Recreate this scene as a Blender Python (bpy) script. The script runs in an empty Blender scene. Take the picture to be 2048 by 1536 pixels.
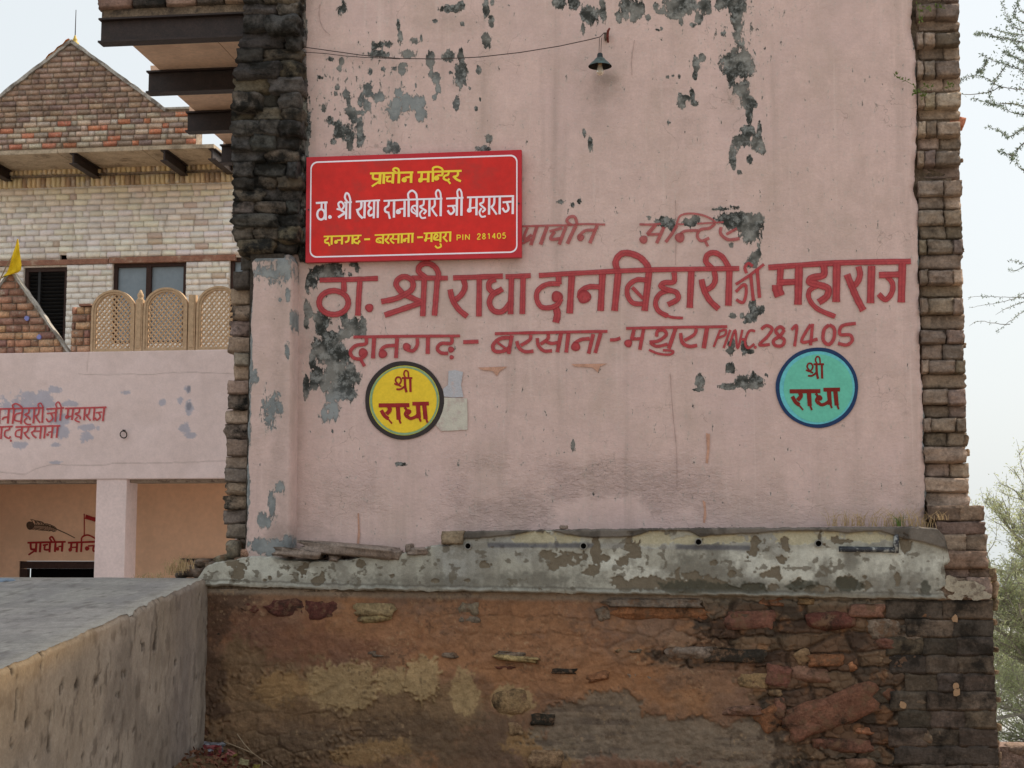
import bpy, bmesh, math, random
import numpy as np
from mathutils import Vector, Matrix, noise as mnoise

# ------------------------------------------------------------------ camera, sky, sun, exposure
FPX = 3000.0
CAM = np.array([0.0, -8.6, 1.6])
YAW, PITCH = math.radians(7.0), math.radians(6.3)
FW = np.array([-math.sin(YAW)*math.cos(PITCH), math.cos(YAW)*math.cos(PITCH), math.sin(PITCH)])
RT = np.array([math.cos(YAW), math.sin(YAW), 0.0])
UP = np.cross(RT, FW)
sc = bpy.context.scene
col = sc.collection
cd = bpy.data.cameras.new("camera"); cam = bpy.data.objects.new("camera", cd); col.objects.link(cam)
cam.location = CAM
cam.rotation_euler = (math.radians(90)+PITCH, 0, YAW)
cd.sensor_width = 36; cd.lens = 36*FPX/2048; cd.clip_end = 3000; cd.clip_start = 0.05
sc.camera = cam

SUN_EL, SUN_AZ = math.radians(46), math.radians(55)      # behind the building, to its right
w = bpy.data.worlds.new("World"); sc.world = w; w.use_nodes = True
nt = w.node_tree; bg = nt.nodes["Background"]
sky = nt.nodes.new("ShaderNodeTexSky"); sky.sky_type = 'NISHITA'; sky.sun_disc = False
sky.sun_elevation = SUN_EL; sky.sun_rotation = SUN_AZ; sky.dust_density = 5.0; sky.air_density = 1.0; sky.ozone_density = 1.0
hz = nt.nodes.new("ShaderNodeMix"); hz.data_type = 'RGBA'; hz.inputs[0].default_value = 0.78      # thick white winter haze over the whole sky
hz.inputs[7].default_value = (6.6, 6.95, 7.0, 1)
nt.links.new(sky.outputs[0], hz.inputs[6]); nt.links.new(hz.outputs[2], bg.inputs[0]); bg.inputs[1].default_value = 0.10
sl = bpy.data.lights.new("sun", 'SUN'); sl.energy = 3.0; sl.angle = math.radians(0.5); sl.color = (1, 0.86, 0.68)
so = bpy.data.objects.new("sun", sl); col.objects.link(so)
sdir = Vector((math.sin(SUN_AZ)*math.cos(SUN_EL), math.cos(SUN_AZ)*math.cos(SUN_EL), math.sin(SUN_EL)))
so.rotation_euler = sdir.to_track_quat('Z', 'Y').to_euler(); so.location = (10, 10, 12)
sc.view_settings.view_transform = 'Standard'; sc.view_settings.look = 'None'
sc.view_settings.exposure = 0.54; sc.view_settings.gamma = 1.0
sc.view_settings.use_curve_mapping = False

random.seed(7); RNG = np.random.RandomState(7)

# ------------------------------------------------------------------ geometry of the view
def P(px, py, y=0.0):
    d = FW + (px-1024)/FPX*RT + (768-py)/FPX*UP
    t = (y-CAM[1])/d[1]
    return CAM + t*d
def PX(px, py, x):
    d = FW + (px-1024)/FPX*RT + (768-py)/FPX*UP
    t = (x-CAM[0])/d[0]
    return CAM + t*d
def PZ(px, py, z):
    d = FW + (px-1024)/FPX*RT + (768-py)/FPX*UP
    t = (z-CAM[2])/d[2]
    return CAM + t*d
def proj(X, Y, Z):
    dx, dy, dz = X-CAM[0], Y-CAM[1], Z-CAM[2]
    f = dx*FW[0]+dy*FW[1]+dz*FW[2]
    r = dx*RT[0]+dy*RT[1]+dz*RT[2]
    u = dx*UP[0]+dy*UP[1]+dz*UP[2]
    return 1024+FPX*r/f, 768-FPX*u/f
def C(r, g, b, k=1.0):
    def l(c):
        c = c/255.0
        return (c/12.92 if c <= 0.04045 else ((c+0.055)/1.055)**2.4)*k
    return (l(r), l(g), l(b))

# ------------------------------------------------------------------ value noise
def _h(ix, iy, s):
    n = (ix*374761393 + iy*668265263 + s*974634777) & 0x7fffffff
    n = ((n ^ (n >> 13))*1274126177) & 0x7fffffff
    return ((n ^ (n >> 16)) & 0xffff)/65535.0
def vn(x, y, s=0):
    ix = np.floor(x).astype(np.int64); iy = np.floor(y).astype(np.int64)
    fx = x-ix; fy = y-iy; fx = fx*fx*(3-2*fx); fy = fy*fy*(3-2*fy)
    a = _h(ix, iy, s); b = _h(ix+1, iy, s); c = _h(ix, iy+1, s); d = _h(ix+1, iy+1, s)
    return (a*(1-fx)+b*fx)*(1-fy) + (c*(1-fx)+d*fx)*fy
def fbm(x, y, s=0, o=4):
    x = np.asarray(x, float); y = np.asarray(y, float)
    t = 0; a = 0.5; n = 0
    for i in range(o):
        t = t + a*vn(x*2**i+i*17.3, y*2**i+i*9.1, s+i); n += a; a *= 0.5
    return t/n
def sstep(a, b, x):
    t = np.clip((x-a)/(b-a), 0, 1); return t*t*(3-2*t)
def blobs(px, py, L, rng=40):
    f = np.full(px.shape, -1.0)
    for b in L:
        cx, cy, rx, ry = b[:4]; s = b[4] if len(b) > 4 else 1.0
        d = np.sqrt(((px-cx)/rx)**2+((py-cy)/ry)**2)
        f = np.maximum(f, (1-d)*s)
    return f
def lut(v, pts):
    return np.interp(v, [p[0] for p in pts], [p[1] for p in pts])

# ------------------------------------------------------------------ objects
def tag(o, label=None, cat=None, group=None, kind=None):
    if label: o['label'] = label
    if cat: o['category'] = cat
    if group: o['group'] = group
    if kind: o['kind'] = kind
    return o
def thing(name, label, cat, loc=(0, 0, 0), group=None, kind=None):
    o = bpy.data.objects.new(name, None); col.objects.link(o); o.location = loc; o.empty_display_size = 0.1
    return tag(o, label, cat, group, kind)
def link(name, me, m=None, parent=None, smooth=False):
    o = bpy.data.objects.new(name, me); col.objects.link(o)
    if m is not None and not me.materials: me.materials.append(m)
    if parent is not None:
        o.parent = parent
        pl = parent.location.copy()
        if parent.parent: pl += parent.parent.location
        o.location = -pl
    if smooth and len(me.polygons):
        me.polygons.foreach_set('use_smooth', np.ones(len(me.polygons), bool))
    return o
def ploc(parent):
    v = Vector((0, 0, 0))
    while parent is not None:
        v += parent.location; parent = parent.parent
    return v
class MB:
    def __init__(s): s.v = []; s.f = []
    def add(s, vs, fs):
        n = len(s.v); s.v += [tuple(map(float, a)) for a in vs]; s.f += [tuple(n+i for i in f) for f in fs]
    def box(s, x0, x1, y0, y1, z0, z1, j=0.0):
        c = [(x, y, z) for z in (z0, z1) for y in (y0, y1) for x in (x0, x1)]
        if j: c = [(a+random.uniform(-j, j), b+random.uniform(-j, j), d+random.uniform(-j, j)) for a, b, d in c]
        s.add(c, [(0, 2, 3, 1), (4, 5, 7, 6), (0, 1, 5, 4), (2, 6, 7, 3), (0, 4, 6, 2), (1, 3, 7, 5)])
        return s
    def tube(s, pts, r, n=6, caps=True):
        pts = [Vector(p) for p in pts]
        rs = r if isinstance(r, (list, tuple)) else [r]*len(pts)
        rings = []; up = Vector((0.13, 0.21, 0.97))
        for i, p in enumerate(pts):
            t = (pts[min(i+1, len(pts)-1)]-pts[max(i-1, 0)])
            if t.length < 1e-9: t = Vector((0, 0, 1))
            t.normalize()
            a = t.cross(up)
            if a.length < 0.05: a = t.cross(Vector((1, 0, 0)))
            a.normalize(); b = t.cross(a)
            rings.append([p+(a*math.cos(2*math.pi*k/n)+b*math.sin(2*math.pi*k/n))*rs[i] for k in range(n)])
        vs = [v for g in rings for v in g]; fs = []
        for i in range(len(pts)-1):
            for k in range(n):
                k2 = (k+1) % n
                fs.append((i*n+k, i*n+k2, (i+1)*n+k2, (i+1)*n+k))
        if caps:
            fs.append(tuple(range(n))[::-1]); fs.append(tuple((len(pts)-1)*n+k for k in range(n)))
        s.add(vs, fs); return s
    def lathe(s, prof, c, n=24, cap=False):
        vs = []; fs = []
        for r, z in prof:
            for k in range(n):
                a = 2*math.pi*k/n; vs.append((c[0]+r*math.cos(a), c[1]+r*math.sin(a), c[2]+z))
        for i in range(len(prof)-1):
            for k in range(n):
                k2 = (k+1) % n; fs.append((i*n+k, i*n+k2, (i+1)*n+k2, (i+1)*n+k))
        s.add(vs, fs); return s
    def prism(s, poly, y0, y1):           # poly of (x,z), extruded along y
        n = len(poly)
        s.add([(x, y0, z) for x, z in poly]+[(x, y1, z) for x, z in poly],
              [tuple(range(n)), tuple(range(2*n-1, n-1, -1))]+[(i, n+i, n+(i+1) % n, (i+1) % n) for i in range(n)])
        return s
    def build(s, name, m, parent=None, smooth=False):
        me = bpy.data.meshes.new(name); me.from_pydata(s.v, [], s.f); me.update()
        return link(name, me, m, parent, smooth)

def sheet(name, X, Y, Z, m, parent=None, attrs=None, back=(0, 0.15, 0), smooth=True):
    """grid mesh from 2D arrays [row, col]; a skirt runs backwards from its border"""
    nr, nc = X.shape
    v = np.stack([X, Y, Z], -1).reshape(-1, 3)
    i = np.arange(nr*nc).reshape(nr, nc)
    q = np.stack([i[:-1, :-1], i[:-1, 1:], i[1:, 1:], i[1:, :-1]], -1).reshape(-1, 4)
    if back is not None:
        ring = np.concatenate([i[0, :], i[1:, -1], i[-1, -2::-1], i[-2:0:-1, 0]])
        bv = v[ring]+np.array(back); n0 = len(v); v = np.concatenate([v, bv])
        k = np.arange(len(ring)); k2 = (k+1) % len(ring)
        q = np.concatenate([q, np.stack([ring[k2], ring[k], n0+k, n0+k2], -1)])
    me = bpy.data.meshes.new(name)
    me.vertices.add(len(v)); me.vertices.foreach_set('co', v.astype(np.float32).ravel())
    me.loops.add(len(q)*4); me.loops.foreach_set('vertex_index', q.astype(np.int32).ravel())
    me.polygons.add(len(q)); me.polygons.foreach_set('loop_start', np.arange(0, len(q)*4, 4, dtype=np.int32))
    me.polygons.foreach_set('loop_total', np.full(len(q), 4, dtype=np.int32))
    me.update(); me.validate()
    for an, a in (attrs or {}).items():
        if a.ndim == 3:
            full = a.reshape(-1, a.shape[-1])
            if back is not None: full = np.concatenate([full, full[ring]])
            full = np.concatenate([full, np.ones((len(full), 1))], 1)
            at = me.attributes.new(an, 'FLOAT_COLOR', 'POINT'); at.data.foreach_set('color', full.astype(np.float32).ravel())
        else:
            full = a.ravel()
            if back is not None: full = np.concatenate([full, full[ring]])
            at = me.attributes.new(an, 'FLOAT', 'POINT'); at.data.foreach_set('value', full.astype(np.float32))
    return link(name, me, m, parent, smooth)

# ------------------------------------------------------------------ materials
class NT:
    def __init__(s, name):
        s.m = bpy.data.materials.new(name); s.m.use_nodes = True; s.t = s.m.node_tree
        s.b = s.t.nodes["Principled BSDF"]; s.o = s.t.nodes["Material Output"]
    def n(s, typ, **kw):
        x = s.t.nodes.new(typ)
        for k, v in kw.items(): setattr(x, k, v)
        return x
    def l(s, a, b): s.t.links.new(a, b)
    def pos(s):
        if not hasattr(s, '_p'): s._p = s.n("ShaderNodeNewGeometry").outputs['Position']
        return s._p
    def map(s, sc_=(1, 1, 1), loc=(0, 0, 0)):
        x = s.n("ShaderNodeMapping"); x.inputs['Scale'].default_value = sc_; x.inputs['Location'].default_value = loc
        s.l(s.pos(), x.inputs[0]); return x.outputs[0]
    def noise(s, scale, detail=5, rough=0.6, st=(1, 1, 1), loc=(0, 0, 0), dist=0.0):
        x = s.n("ShaderNodeTexNoise"); x.inputs['Scale'].default_value = scale; x.inputs['Detail'].default_value = detail
        x.inputs['Roughness'].default_value = rough; x.inputs['Distortion'].default_value = dist
        s.l(s.map(st, loc), x.inputs['Vector']); return x.outputs['Fac']
    def ramp(s, v, a, b, va=0.0, vb=1.0):
        x = s.n("ShaderNodeMapRange"); x.clamp = True; x.interpolation_type = 'SMOOTHSTEP'
        for k, q in ((1, a), (2, b), (3, va), (4, vb)): x.inputs[k].default_value = q
        s.l(v, x.inputs[0]); return x.outputs[0]
    def math(s, op, a, b=0.0, c=None):
        x = s.n("ShaderNodeMath", operation=op)
        for i, q in enumerate((a, b) if c is None else (a, b, c)):
            if isinstance(q, (int, float)): x.inputs[i].default_value = q
            else: s.l(q, x.inputs[i])
        return x.outputs[0]
    def mix(s, fac, a, b, mode='MIX'):
        x = s.n("ShaderNodeMix", data_type='RGBA', blend_type=mode)
        for i, q in ((0, fac), (6, a), (7, b)):
            if isinstance(q, (int, float)): x.inputs[i].default_value = q
            elif isinstance(q, tuple): x.inputs[i].default_value = (q+(1.0,))[:4]
            else: s.l(q, x.inputs[i])
        return x.outputs[2]
    def attr(s, name, colour=False):
        x = s.n("ShaderNodeAttribute", attribute_name=name); return x.outputs['Color' if colour else 'Fac']
    def vary(s, c, amt, *noises):
        """multiply a colour by a noise-driven factor centred on 1"""
        for nz in noises:
            f = s.ramp(nz, 0.25, 0.75, 1-amt, 1+amt)
            x = s.n("ShaderNodeVectorMath", operation='SCALE')
            if isinstance(c, tuple): x.inputs[0].default_value = c[:3]
            else: s.l(c, x.inputs[0])
            s.l(f, x.inputs['Scale']); c = x.outputs[0]
        return c
    def bump(s, h, dist=0.01, strength=1.0, prev=None):
        x = s.n("ShaderNodeBump"); x.inputs['Distance'].default_value = dist; x.inputs['Strength'].default_value = strength
        s.l(h, x.inputs['Height'])
        if prev is not None: s.l(prev, x.inputs['Normal'])
        s._bn = x.outputs[0]; return x.outputs[0]
    def done(s, c, rough=0.9, normal=None, spec=0.3, metal=0.0):
        if isinstance(c, tuple): s.b.inputs['Base Color'].default_value = (c+(1.0,))[:4]
        else: s.l(c, s.b.inputs['Base Color'])
        if isinstance(rough, (int, float)): s.b.inputs['Roughness'].default_value = rough
        else: s.l(rough, s.b.inputs['Roughness'])
        s.b.inputs['Specular IOR Level'].default_value = spec; s.b.inputs['Metallic'].default_value = metal
        if normal is not None: s.l(normal, s.b.inputs['Normal'])
        return s.m

def simple(name, c, rough=0.8, var=0.15, scale=20, bump=0.002, spec=0.3, metal=0.0, dirt=None):
    k = NT(name); q = k.vary(c, var, k.noise(scale), k.noise(scale*6, 3))
    if dirt: q = k.mix(k.ramp(k.noise(scale*0.6, 7, 0.7), 0.5, 0.65), q, dirt)
    return k.done(q, rough, k.bump(k.noise(scale*5, 4), bump), spec, metal)

def masonry(name, pale=None, dark=None, relief=0.012, pt=(0.6, 0.7), dt=(0.5, 0.7), var=0.3, fine=60):
    """colour comes from the object's own colour; dust and grime in patches over it"""
    k = NT(name); oi = k.n("ShaderNodeObjectInfo").outputs['Color']
    c = k.vary(oi, var, k.noise(9, 6, 0.65), k.noise(fine, 5, 0.7))
    if dark: c = k.mix(k.ramp(k.noise(7, 8, 0.7, loc=(3, 1, 5)), *dt), c, dark)
    if pale: c = k.mix(k.ramp(k.noise(16, 8, 0.75, loc=(7, 2, 1)), *pt), c, pale)
    n1 = k.bump(k.noise(22, 8, 0.72, st=(1, 1, 1.6)), relief)
    n2 = k.bump(k.noise(110, 5, 0.7), relief*0.35, 1.0, n1)
    return k.done(c, 0.95, n2, 0.2)

K = 1.55    # rough ratio of albedo to displayed shade colour
def pink_plaster(name, base):
    k = NT(name)
    peel = k.attr('peel'); stain = k.attr('stain')
    c = k.vary(base, 0.05, k.noise(2.2, 5, 0.6), k.noise(14, 6, 0.7))
    c = k.vary(c, 0.07, k.noise(70, 6, 0.75), k.noise(8, 7, .7, loc=(5,5,5)))
    c = k.mix(k.ramp(k.noise(3.0, 7, 0.65, st=(1, 1, .5)), 0.42, 0.75, 0, 0.5), c, C(146, 130, 120, K))
    c = k.mix(k.ramp(k.noise(1.6, 5, 0.6, loc=(4, 4, 4)), 0.45, 0.75, 0, 0.35), c, C(170, 148, 148, K))
    # long drips of dirt
    drip = k.ramp(k.noise(7, 6, 0.6, st=(1, 1, 0.06)), 0.52, 0.8, 0, 0.5)
    c = k.mix(drip, c, C(126, 112, 106, K))
    rain = k.ramp(k.noise(26, 5, 0.6, st=(1, 1, 0.035), loc=(3, 0, 9)), 0.56, 0.75, 0, 0.28)
    c = k.mix(rain, c, C(188, 172, 166, K))
    ck = k.n('ShaderNodeTexVoronoi', feature='DISTANCE_TO_EDGE'); ck.inputs['Scale'].default_value = 2.3; wv_ = k.n('ShaderNodeVectorMath', operation='MULTIPLY_ADD'); nv_ = k.n('ShaderNodeTexNoise'); nv_.inputs['Scale'].default_value = 6; nv_.inputs['Detail'].default_value = 6; k.l(k.pos(), nv_.inputs['Vector']); k.l(nv_.outputs['Color'], wv_.inputs[0]); wv_.inputs[1].default_value = (.35, .35, .35); k.l(k.pos(), wv_.inputs[2]); k.l(wv_.outputs[0], ck.inputs['Vector'])
    crk = k.math('MULTIPLY', k.ramp(ck.outputs['Distance'], 0.006, 0.002), k.ramp(k.noise(2.1, 4), 0.52, 0.60, 0, 0.55))
    c = k.mix(crk, c, C(120, 104, 98, K))
    # explicit stains: brown-grey
    sn = k.math('ADD', stain, k.math('MULTIPLY', k.math('SUBTRACT', k.noise(12, 6, 0.7), 0.5), 0.6))
    c = k.mix(k.ramp(sn, 0.1, 1.0, 0, 0.85), c, C(98, 88, 82, K))
    # small chips scattered
    chips = k.ramp(k.noise(38, 3, 0.5, st=(1, 1, 0.8), loc=(1, 2, 3)), 0.725, 0.745)
    c = k.mix(k.math('MULTIPLY', chips, 0.8), c, C(96, 92, 90, K))
    # peeled patches where older grey and black mould shows
    vo = k.n("ShaderNodeTexVoronoi"); vo.inputs['Scale'].default_value = 75; k.l(k.map((1.1, 1, 0.75)), vo.inputs['Vector'])
    pn = k.math('ADD', peel, k.math('MULTIPLY', k.math('SUBTRACT', k.noise(30, 9, 0.74, st=(1.25, 1, 0.5), dist=0.3), 0.5), 1.2))
    cellv = k.n("ShaderNodeSeparateColor"); k.l(vo.outputs['Color'], cellv.inputs[0])
    pn = k.math('ADD', pn, k.math('MULTIPLY', k.math('SUBTRACT', cellv.outputs[0], 0.5), 0.10))
    pm = k.ramp(pn, 0.48, 0.525)
    halo = k.ramp(pn, 0.36, 0.5)
    under = k.mix(k.ramp(k.noise(17, 8, 0.75, loc=(9, 0, 2)), 0.46, 0.62), C(42, 43, 41, K), C(112, 114, 113, K))
    under = k.mix(k.ramp(k.noise(60, 5, 0.7), 0.5, 0.72, 0, 0.5), under, C(66, 72, 74, K))
    under = k.mix(k.ramp(k.noise(5, 3, .6, loc=(2, 8, 1)), .45, .62, 0, .55), under, C(128, 126, 122, K))
    under = k.mix(k.attr('lite'), under, C(122, 126, 128, K))
    c = k.mix(k.math('MULTIPLY', halo, 0.4), c, C(156, 152, 146, K))
    c = k.mix(pm, c, under)
    n1 = k.bump(k.noise(26, 7, 0.65, st=(1, 1, 1.6)), 0.004)
    n2 = k.bump(k.noise(150, 4, 0.6), 0.0012, 1.0, n1)
    n3 = k.bump(k.math('SUBTRACT', 1.0, pm), 0.004, 1.0, n2)
    rough = k.attr('rough')
    n4 = k.bump(k.math('MULTIPLY', k.noise(34, 7, 0.7, st=(1, 1, 2.0), dist=0.6), rough), 0.02, 1.0, n3)
    return k.done(c, 0.93, n4, 0.2)

MAT = {}
MAT['pink'] = pink_plaster('pink_plaster', C(172, 150, 145, K))
MAT['dark_stone'] = masonry('dark_masonry', pale=C(92, 88, 82, K), dark=C(30, 29, 27, K), relief=0.02, pt=(0.62, 0.8), dt=(0.42, 0.62))
MAT['brick'] = masonry('weathered_brick', pale=C(120, 110, 98, K), dark=C(52, 44, 38, K), relief=0.012, pt=(0.66, 0.8), dt=(0.55, 0.75))
MAT['far_brick'] = masonry('rear_brick', pale=C(160, 150, 136, K), dark=C(60, 52, 46, K), relief=0.012, pt=(0.54, 0.68), dt=(0.6, 0.75))
MAT['white_brick'] = masonry('whitewashed_brick', pale=(.46, .32, .25), dark=(.74, .68, .61), relief=0.009, pt=(0.63, 0.70), dt=(0.50, 0.70), var=0.07)
MAT['rubble'] = masonry('rubble_stone', pale=C(106, 82, 64, K), dark=C(50, 42, 35, K), relief=0.024, pt=(0.49, 0.64), dt=(0.50, 0.68), var=0.35)
MAT['mossy'] = masonry('mould_stained_brick', pale=C(112, 98, 84, K), dark=C(36, 32, 28, K), relief=0.014, pt=(0.60, 0.8), dt=(0.44, 0.66), var=0.3)
MAT['mortar_dark'] = simple('dark_mortar', C(52, 47, 42, K), 0.95, 0.35, 12, 0.01)
MAT['mortar'] = simple('brown_mortar', C(92, 80, 68, K), 0.95, 0.3, 14, 0.01, dirt=C(60, 52, 46, K))
MAT['mortar_white'] = simple('whitewashed_mortar', (.76, .69, .62), 0.95, 0.15, 14, 0.006, dirt=(.56, .46, .38))
MAT['mortar_grey'] = simple('grey_mortar', C(128, 116, 104, K), 0.95, 0.2, 14, 0.01, dirt=C(86, 74, 66, K))
MAT['cement'] = simple('grey_cement', C(140, 136, 130, K), 0.9, 0.2, 10, 0.004, dirt=C(95, 88, 82, K))
MAT['steel'] = simple('rusted_steel', C(40, 29, 27, 1.2), 0.6, 0.3, 18, 0.002, spec=0.4)
MAT['soffit'] = simple('peach_soffit', (.80, .56, .42), 0.9, 0.08, 5, 0.003, dirt=(.68, .46, .34))
MAT['soffit_grey'] = simple('grey_soffit', C(148, 134, 116, K), 0.9, 0.15, 8, 0.004, dirt=C(110, 98, 84, K))
MAT['wood'] = simple('dark_window_frame', C(52, 36, 32, 1.3), 0.7, 0.2, 30, 0.002)
MAT['shutter'] = simple('black_shutter', C(34, 34, 36, 1.3), 0.6, 0.2, 30, 0.001)
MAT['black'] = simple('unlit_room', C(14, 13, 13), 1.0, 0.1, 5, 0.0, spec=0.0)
MAT['lintel'] = simple('brown_lintel', C(122, 88, 74, K), 0.9, 0.2, 12, 0.004, dirt=C(150, 132, 116, K))
MAT['jali'] = simple('sandstone_screen', C(160, 136, 110, K), 0.9, 0.15, 25, 0.002)
MAT['tan'] = simple('tan_limewash', (.78, .53, .37), 0.95, 0.05, 3, 0.002, dirt=(.72, .49, .34))
MAT['flag'] = simple('yellow_cloth', C(214, 178, 30, 1.2), 0.85, 0.1, 12, 0.003)
MAT['orange_cloth'] = simple('orange_cloth', C(200, 130, 50, 1.2), 0.85, 0.1, 12, 0.003)
MAT['wire'] = simple('black_wire', C(62, 52, 50, 1.2), 0.6, 0.1, 30, 0.0)
MAT['iron'] = simple('black_iron', C(48, 40, 38, 1.2), 0.5, 0.2, 40, 0.001)
MAT['rust'] = simple('rusty_hook', C(96, 40, 34, 1.3), 0.7, 0.3, 60, 0.001)
MAT['shade'] = simple('green_enamel', C(66, 84, 84, 1.3), 0.45, 0.2, 40, 0.0008, spec=0.5, dirt=C(50, 56, 54, 1.2))
MAT['shade_in'] = simple('dark_enamel', C(28, 26, 22), 0.8, 0.3, 40, 0.0008)  # near-black inner face of the lamp cone
MAT['pvc'] = simple('grey_pipe', C(110, 108, 104, K), 0.6, 0.2, 40, 0.001)
MAT['pipe_black'] = simple('black_pipe', C(44, 46, 52, 1.5), 0.5, 0.25, 40, 0.001, dirt=C(140, 142, 140, 1.4))
MAT['slab'] = simple('grey_brown_slate', C(110, 98, 90, K), 0.9, 0.25, 16, 0.006, dirt=C(80, 70, 62, K))
MAT['leafdry'] = simple('dry_leaf', C(130, 122, 92, 1.1), 0.8, 0.2, 60, 0.001)
MAT['leafbrown'] = simple('brown_leaf', C(96, 64, 48, 1.4), 0.8, 0.3, 60, 0.001)
MAT['leafyellow'] = simple('yellow_leaf', C(120, 108, 52, 1.0), 0.8, 0.2, 60, 0.001)
MAT['wrapper'] = simple('red_wrapper', C(120, 34, 38, 1.0), 0.4, 0.35, 60, 0.002, spec=0.5, dirt=C(70, 60, 62, 1.0))
MAT['wrapper_s'] = simple('silver_wrapper', C(100, 100, 108, 1.3), 0.25, 0.3, 50, 0.002, spec=0.8, metal=0.4, dirt=C(50, 50, 52))
MAT['twig'] = simple('dry_twig', C(128, 112, 92, 1.4), 0.9, 0.2, 60, 0.001)
MAT['grassdry'] = simple('dry_grass', C(150, 128, 96, 1.5), 0.9, 0.2, 60, 0.0)
MAT['grassgreen'] = simple('green_sprig', C(88, 104, 52, 1.3), 0.8, 0.2, 60, 0.0)
MAT['bark'] = simple('tree_bark', C(92, 80, 66, 1.4), 0.9, 0.25, 20, 0.006)
MAT['tarp'] = simple('blue_grey_sheet', C(96, 108, 122, 1.5), 0.6, 0.15, 10, 0.004)

def leaf_mat(name, c, trans):
    k = NT(name); q = k.vary(c, 0.3, k.noise(4, 3), k.noise(30, 2))
    k.l(q, k.b.inputs['Base Color']); k.b.inputs['Roughness'].default_value = 0.7
    k.b.inputs['Specular IOR Level'].default_value = 0.2
    t = k.n("ShaderNodeBsdfTranslucent"); k.l(k.vary(trans, 0.2, k.noise(6, 3)), t.inputs[0])
    mx = k.n("ShaderNodeMixShader"); mx.inputs[0].default_value = 0.4
    k.l(k.b.outputs[0], mx.inputs[1]); k.l(t.outputs[0], mx.inputs[2]); k.l(mx.outputs[0], k.o.inputs[0])
    return k.m
MAT['leaf'] = leaf_mat('grey_green_leaf', (0.20, 0.25, 0.20), (0.26, 0.33, 0.25))
MAT['leaf2'] = leaf_mat('pale_green_leaf', (0.40, 0.43, 0.26), (0.62, 0.66, 0.36))  # green lightened to stand for backlight and haze on the far trees
MAT['bark_hazed'] = simple('haze_greyed_bark', (.34, .31, .26), 0.9, 0.2, 20, 0.004)  # bark lightened and greyed to stand for distance haze

def paint(name, c, edge, worn=0.0, streak=True):
    """hand-brushed paint: darker along both edges of every stroke, thin in the middle"""
    k = NT(name)
    a = k.attr('across')
    q = k.vary(c, 0.12, k.noise(25, 5), k.noise(120, 4))
    if streak:
        q = k.mix(k.ramp(a, 0.55, 1.0, 0, 0.75), q, edge)
        q = k.mix(k.ramp(a, 0.30, 0.0, 0, 0.45), q, edge)
        q = k.mix(k.ramp(k.noise(60, 5, 0.7), 0.45, 0.75, 0, 0.5), q, edge)
    k.l(q, k.b.inputs['Base Color']); k.b.inputs['Roughness'].default_value = 0.75; k.b.inputs['Specular IOR Level'].default_value = 0.25
    if worn:
        tr = k.n("ShaderNodeBsdfTransparent"); mx = k.n("ShaderNodeMixShader")
        f = k.math('ADD', k.ramp(k.noise(90, 5, 0.7), 0.62, 0.72, worn, 0.85), 0.0)
        k.l(f, mx.inputs[0]); k.l(k.b.outputs[0], mx.inputs[1]); k.l(tr.outputs[0], mx.inputs[2]); k.l(mx.outputs[0], k.o.inputs[0])
    return k.m
MAT['red_paint'] = paint('red_wall_paint', C(152, 60, 64, K), C(112, 32, 40, K), 0.10)
MAT['red_faint'] = paint('faded_red_wall_paint', C(150, 76, 76, K), C(120, 48, 52, K), 0.22)
MAT['maroon'] = paint('maroon_paint', C(128, 34, 34, 1.5), C(110, 24, 26, 1.5), 0, False)
MAT['maroon2'] = paint('dark_maroon_paint', C(104, 30, 24, 1.5), C(84, 20, 18, 1.5), 0, False)
MAT['rear_red'] = paint('rear_red_paint', C(168, 66, 70, K), C(150, 54, 60, K), 0.12)
MAT['yellow_paint'] = simple('yellow_disc_paint', C(196, 168, 44, K), 0.7, 0.06, 12, 0.0008)
MAT['lime_paint'] = simple('lime_ring_paint', C(168, 164, 66, K), 0.7, 0.06, 12, 0.0008)
MAT['teal_ring'] = simple('teal_ring_paint', C(112, 140, 110, K), 0.7, 0.1, 12, 0.0008)
MAT['black_ring'] = simple('black_ring_paint', C(44, 38, 38, 1.5), 0.7, 0.1, 12, 0.0008)
MAT['mint_paint'] = simple('mint_disc_paint', C(86, 160, 142, K), 0.7, 0.06, 12, 0.0008)
MAT['sky_ring'] = simple('light_blue_ring_paint', C(84, 158, 168, K), 0.7, 0.1, 12, 0.0008)
MAT['navy_ring'] = simple('navy_ring_paint', C(22, 44, 78, K), 0.7, 0.1, 12, 0.0008)
MAT['sign_red'] = simple('sign_red_vinyl', C(190, 34, 28, 1.3), 0.5, 0.08, 3, 0.0005, spec=0.3, dirt=C(168, 44, 38, 1.3))
MAT['sign_rim'] = simple('sign_edge_vinyl', C(160, 28, 38, 1.5), 0.45, 0.05, 3, 0.0005, spec=0.35)
MAT['sign_white'] = simple('sign_white_print', C(214, 206, 216, 1.4), 0.45, 0.03, 3, 0.0, spec=0.35)
MAT['sign_yellow'] = simple('sign_yellow_print', C(214, 190, 50, 1.4), 0.45, 0.03, 3, 0.0, spec=0.35)

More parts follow.
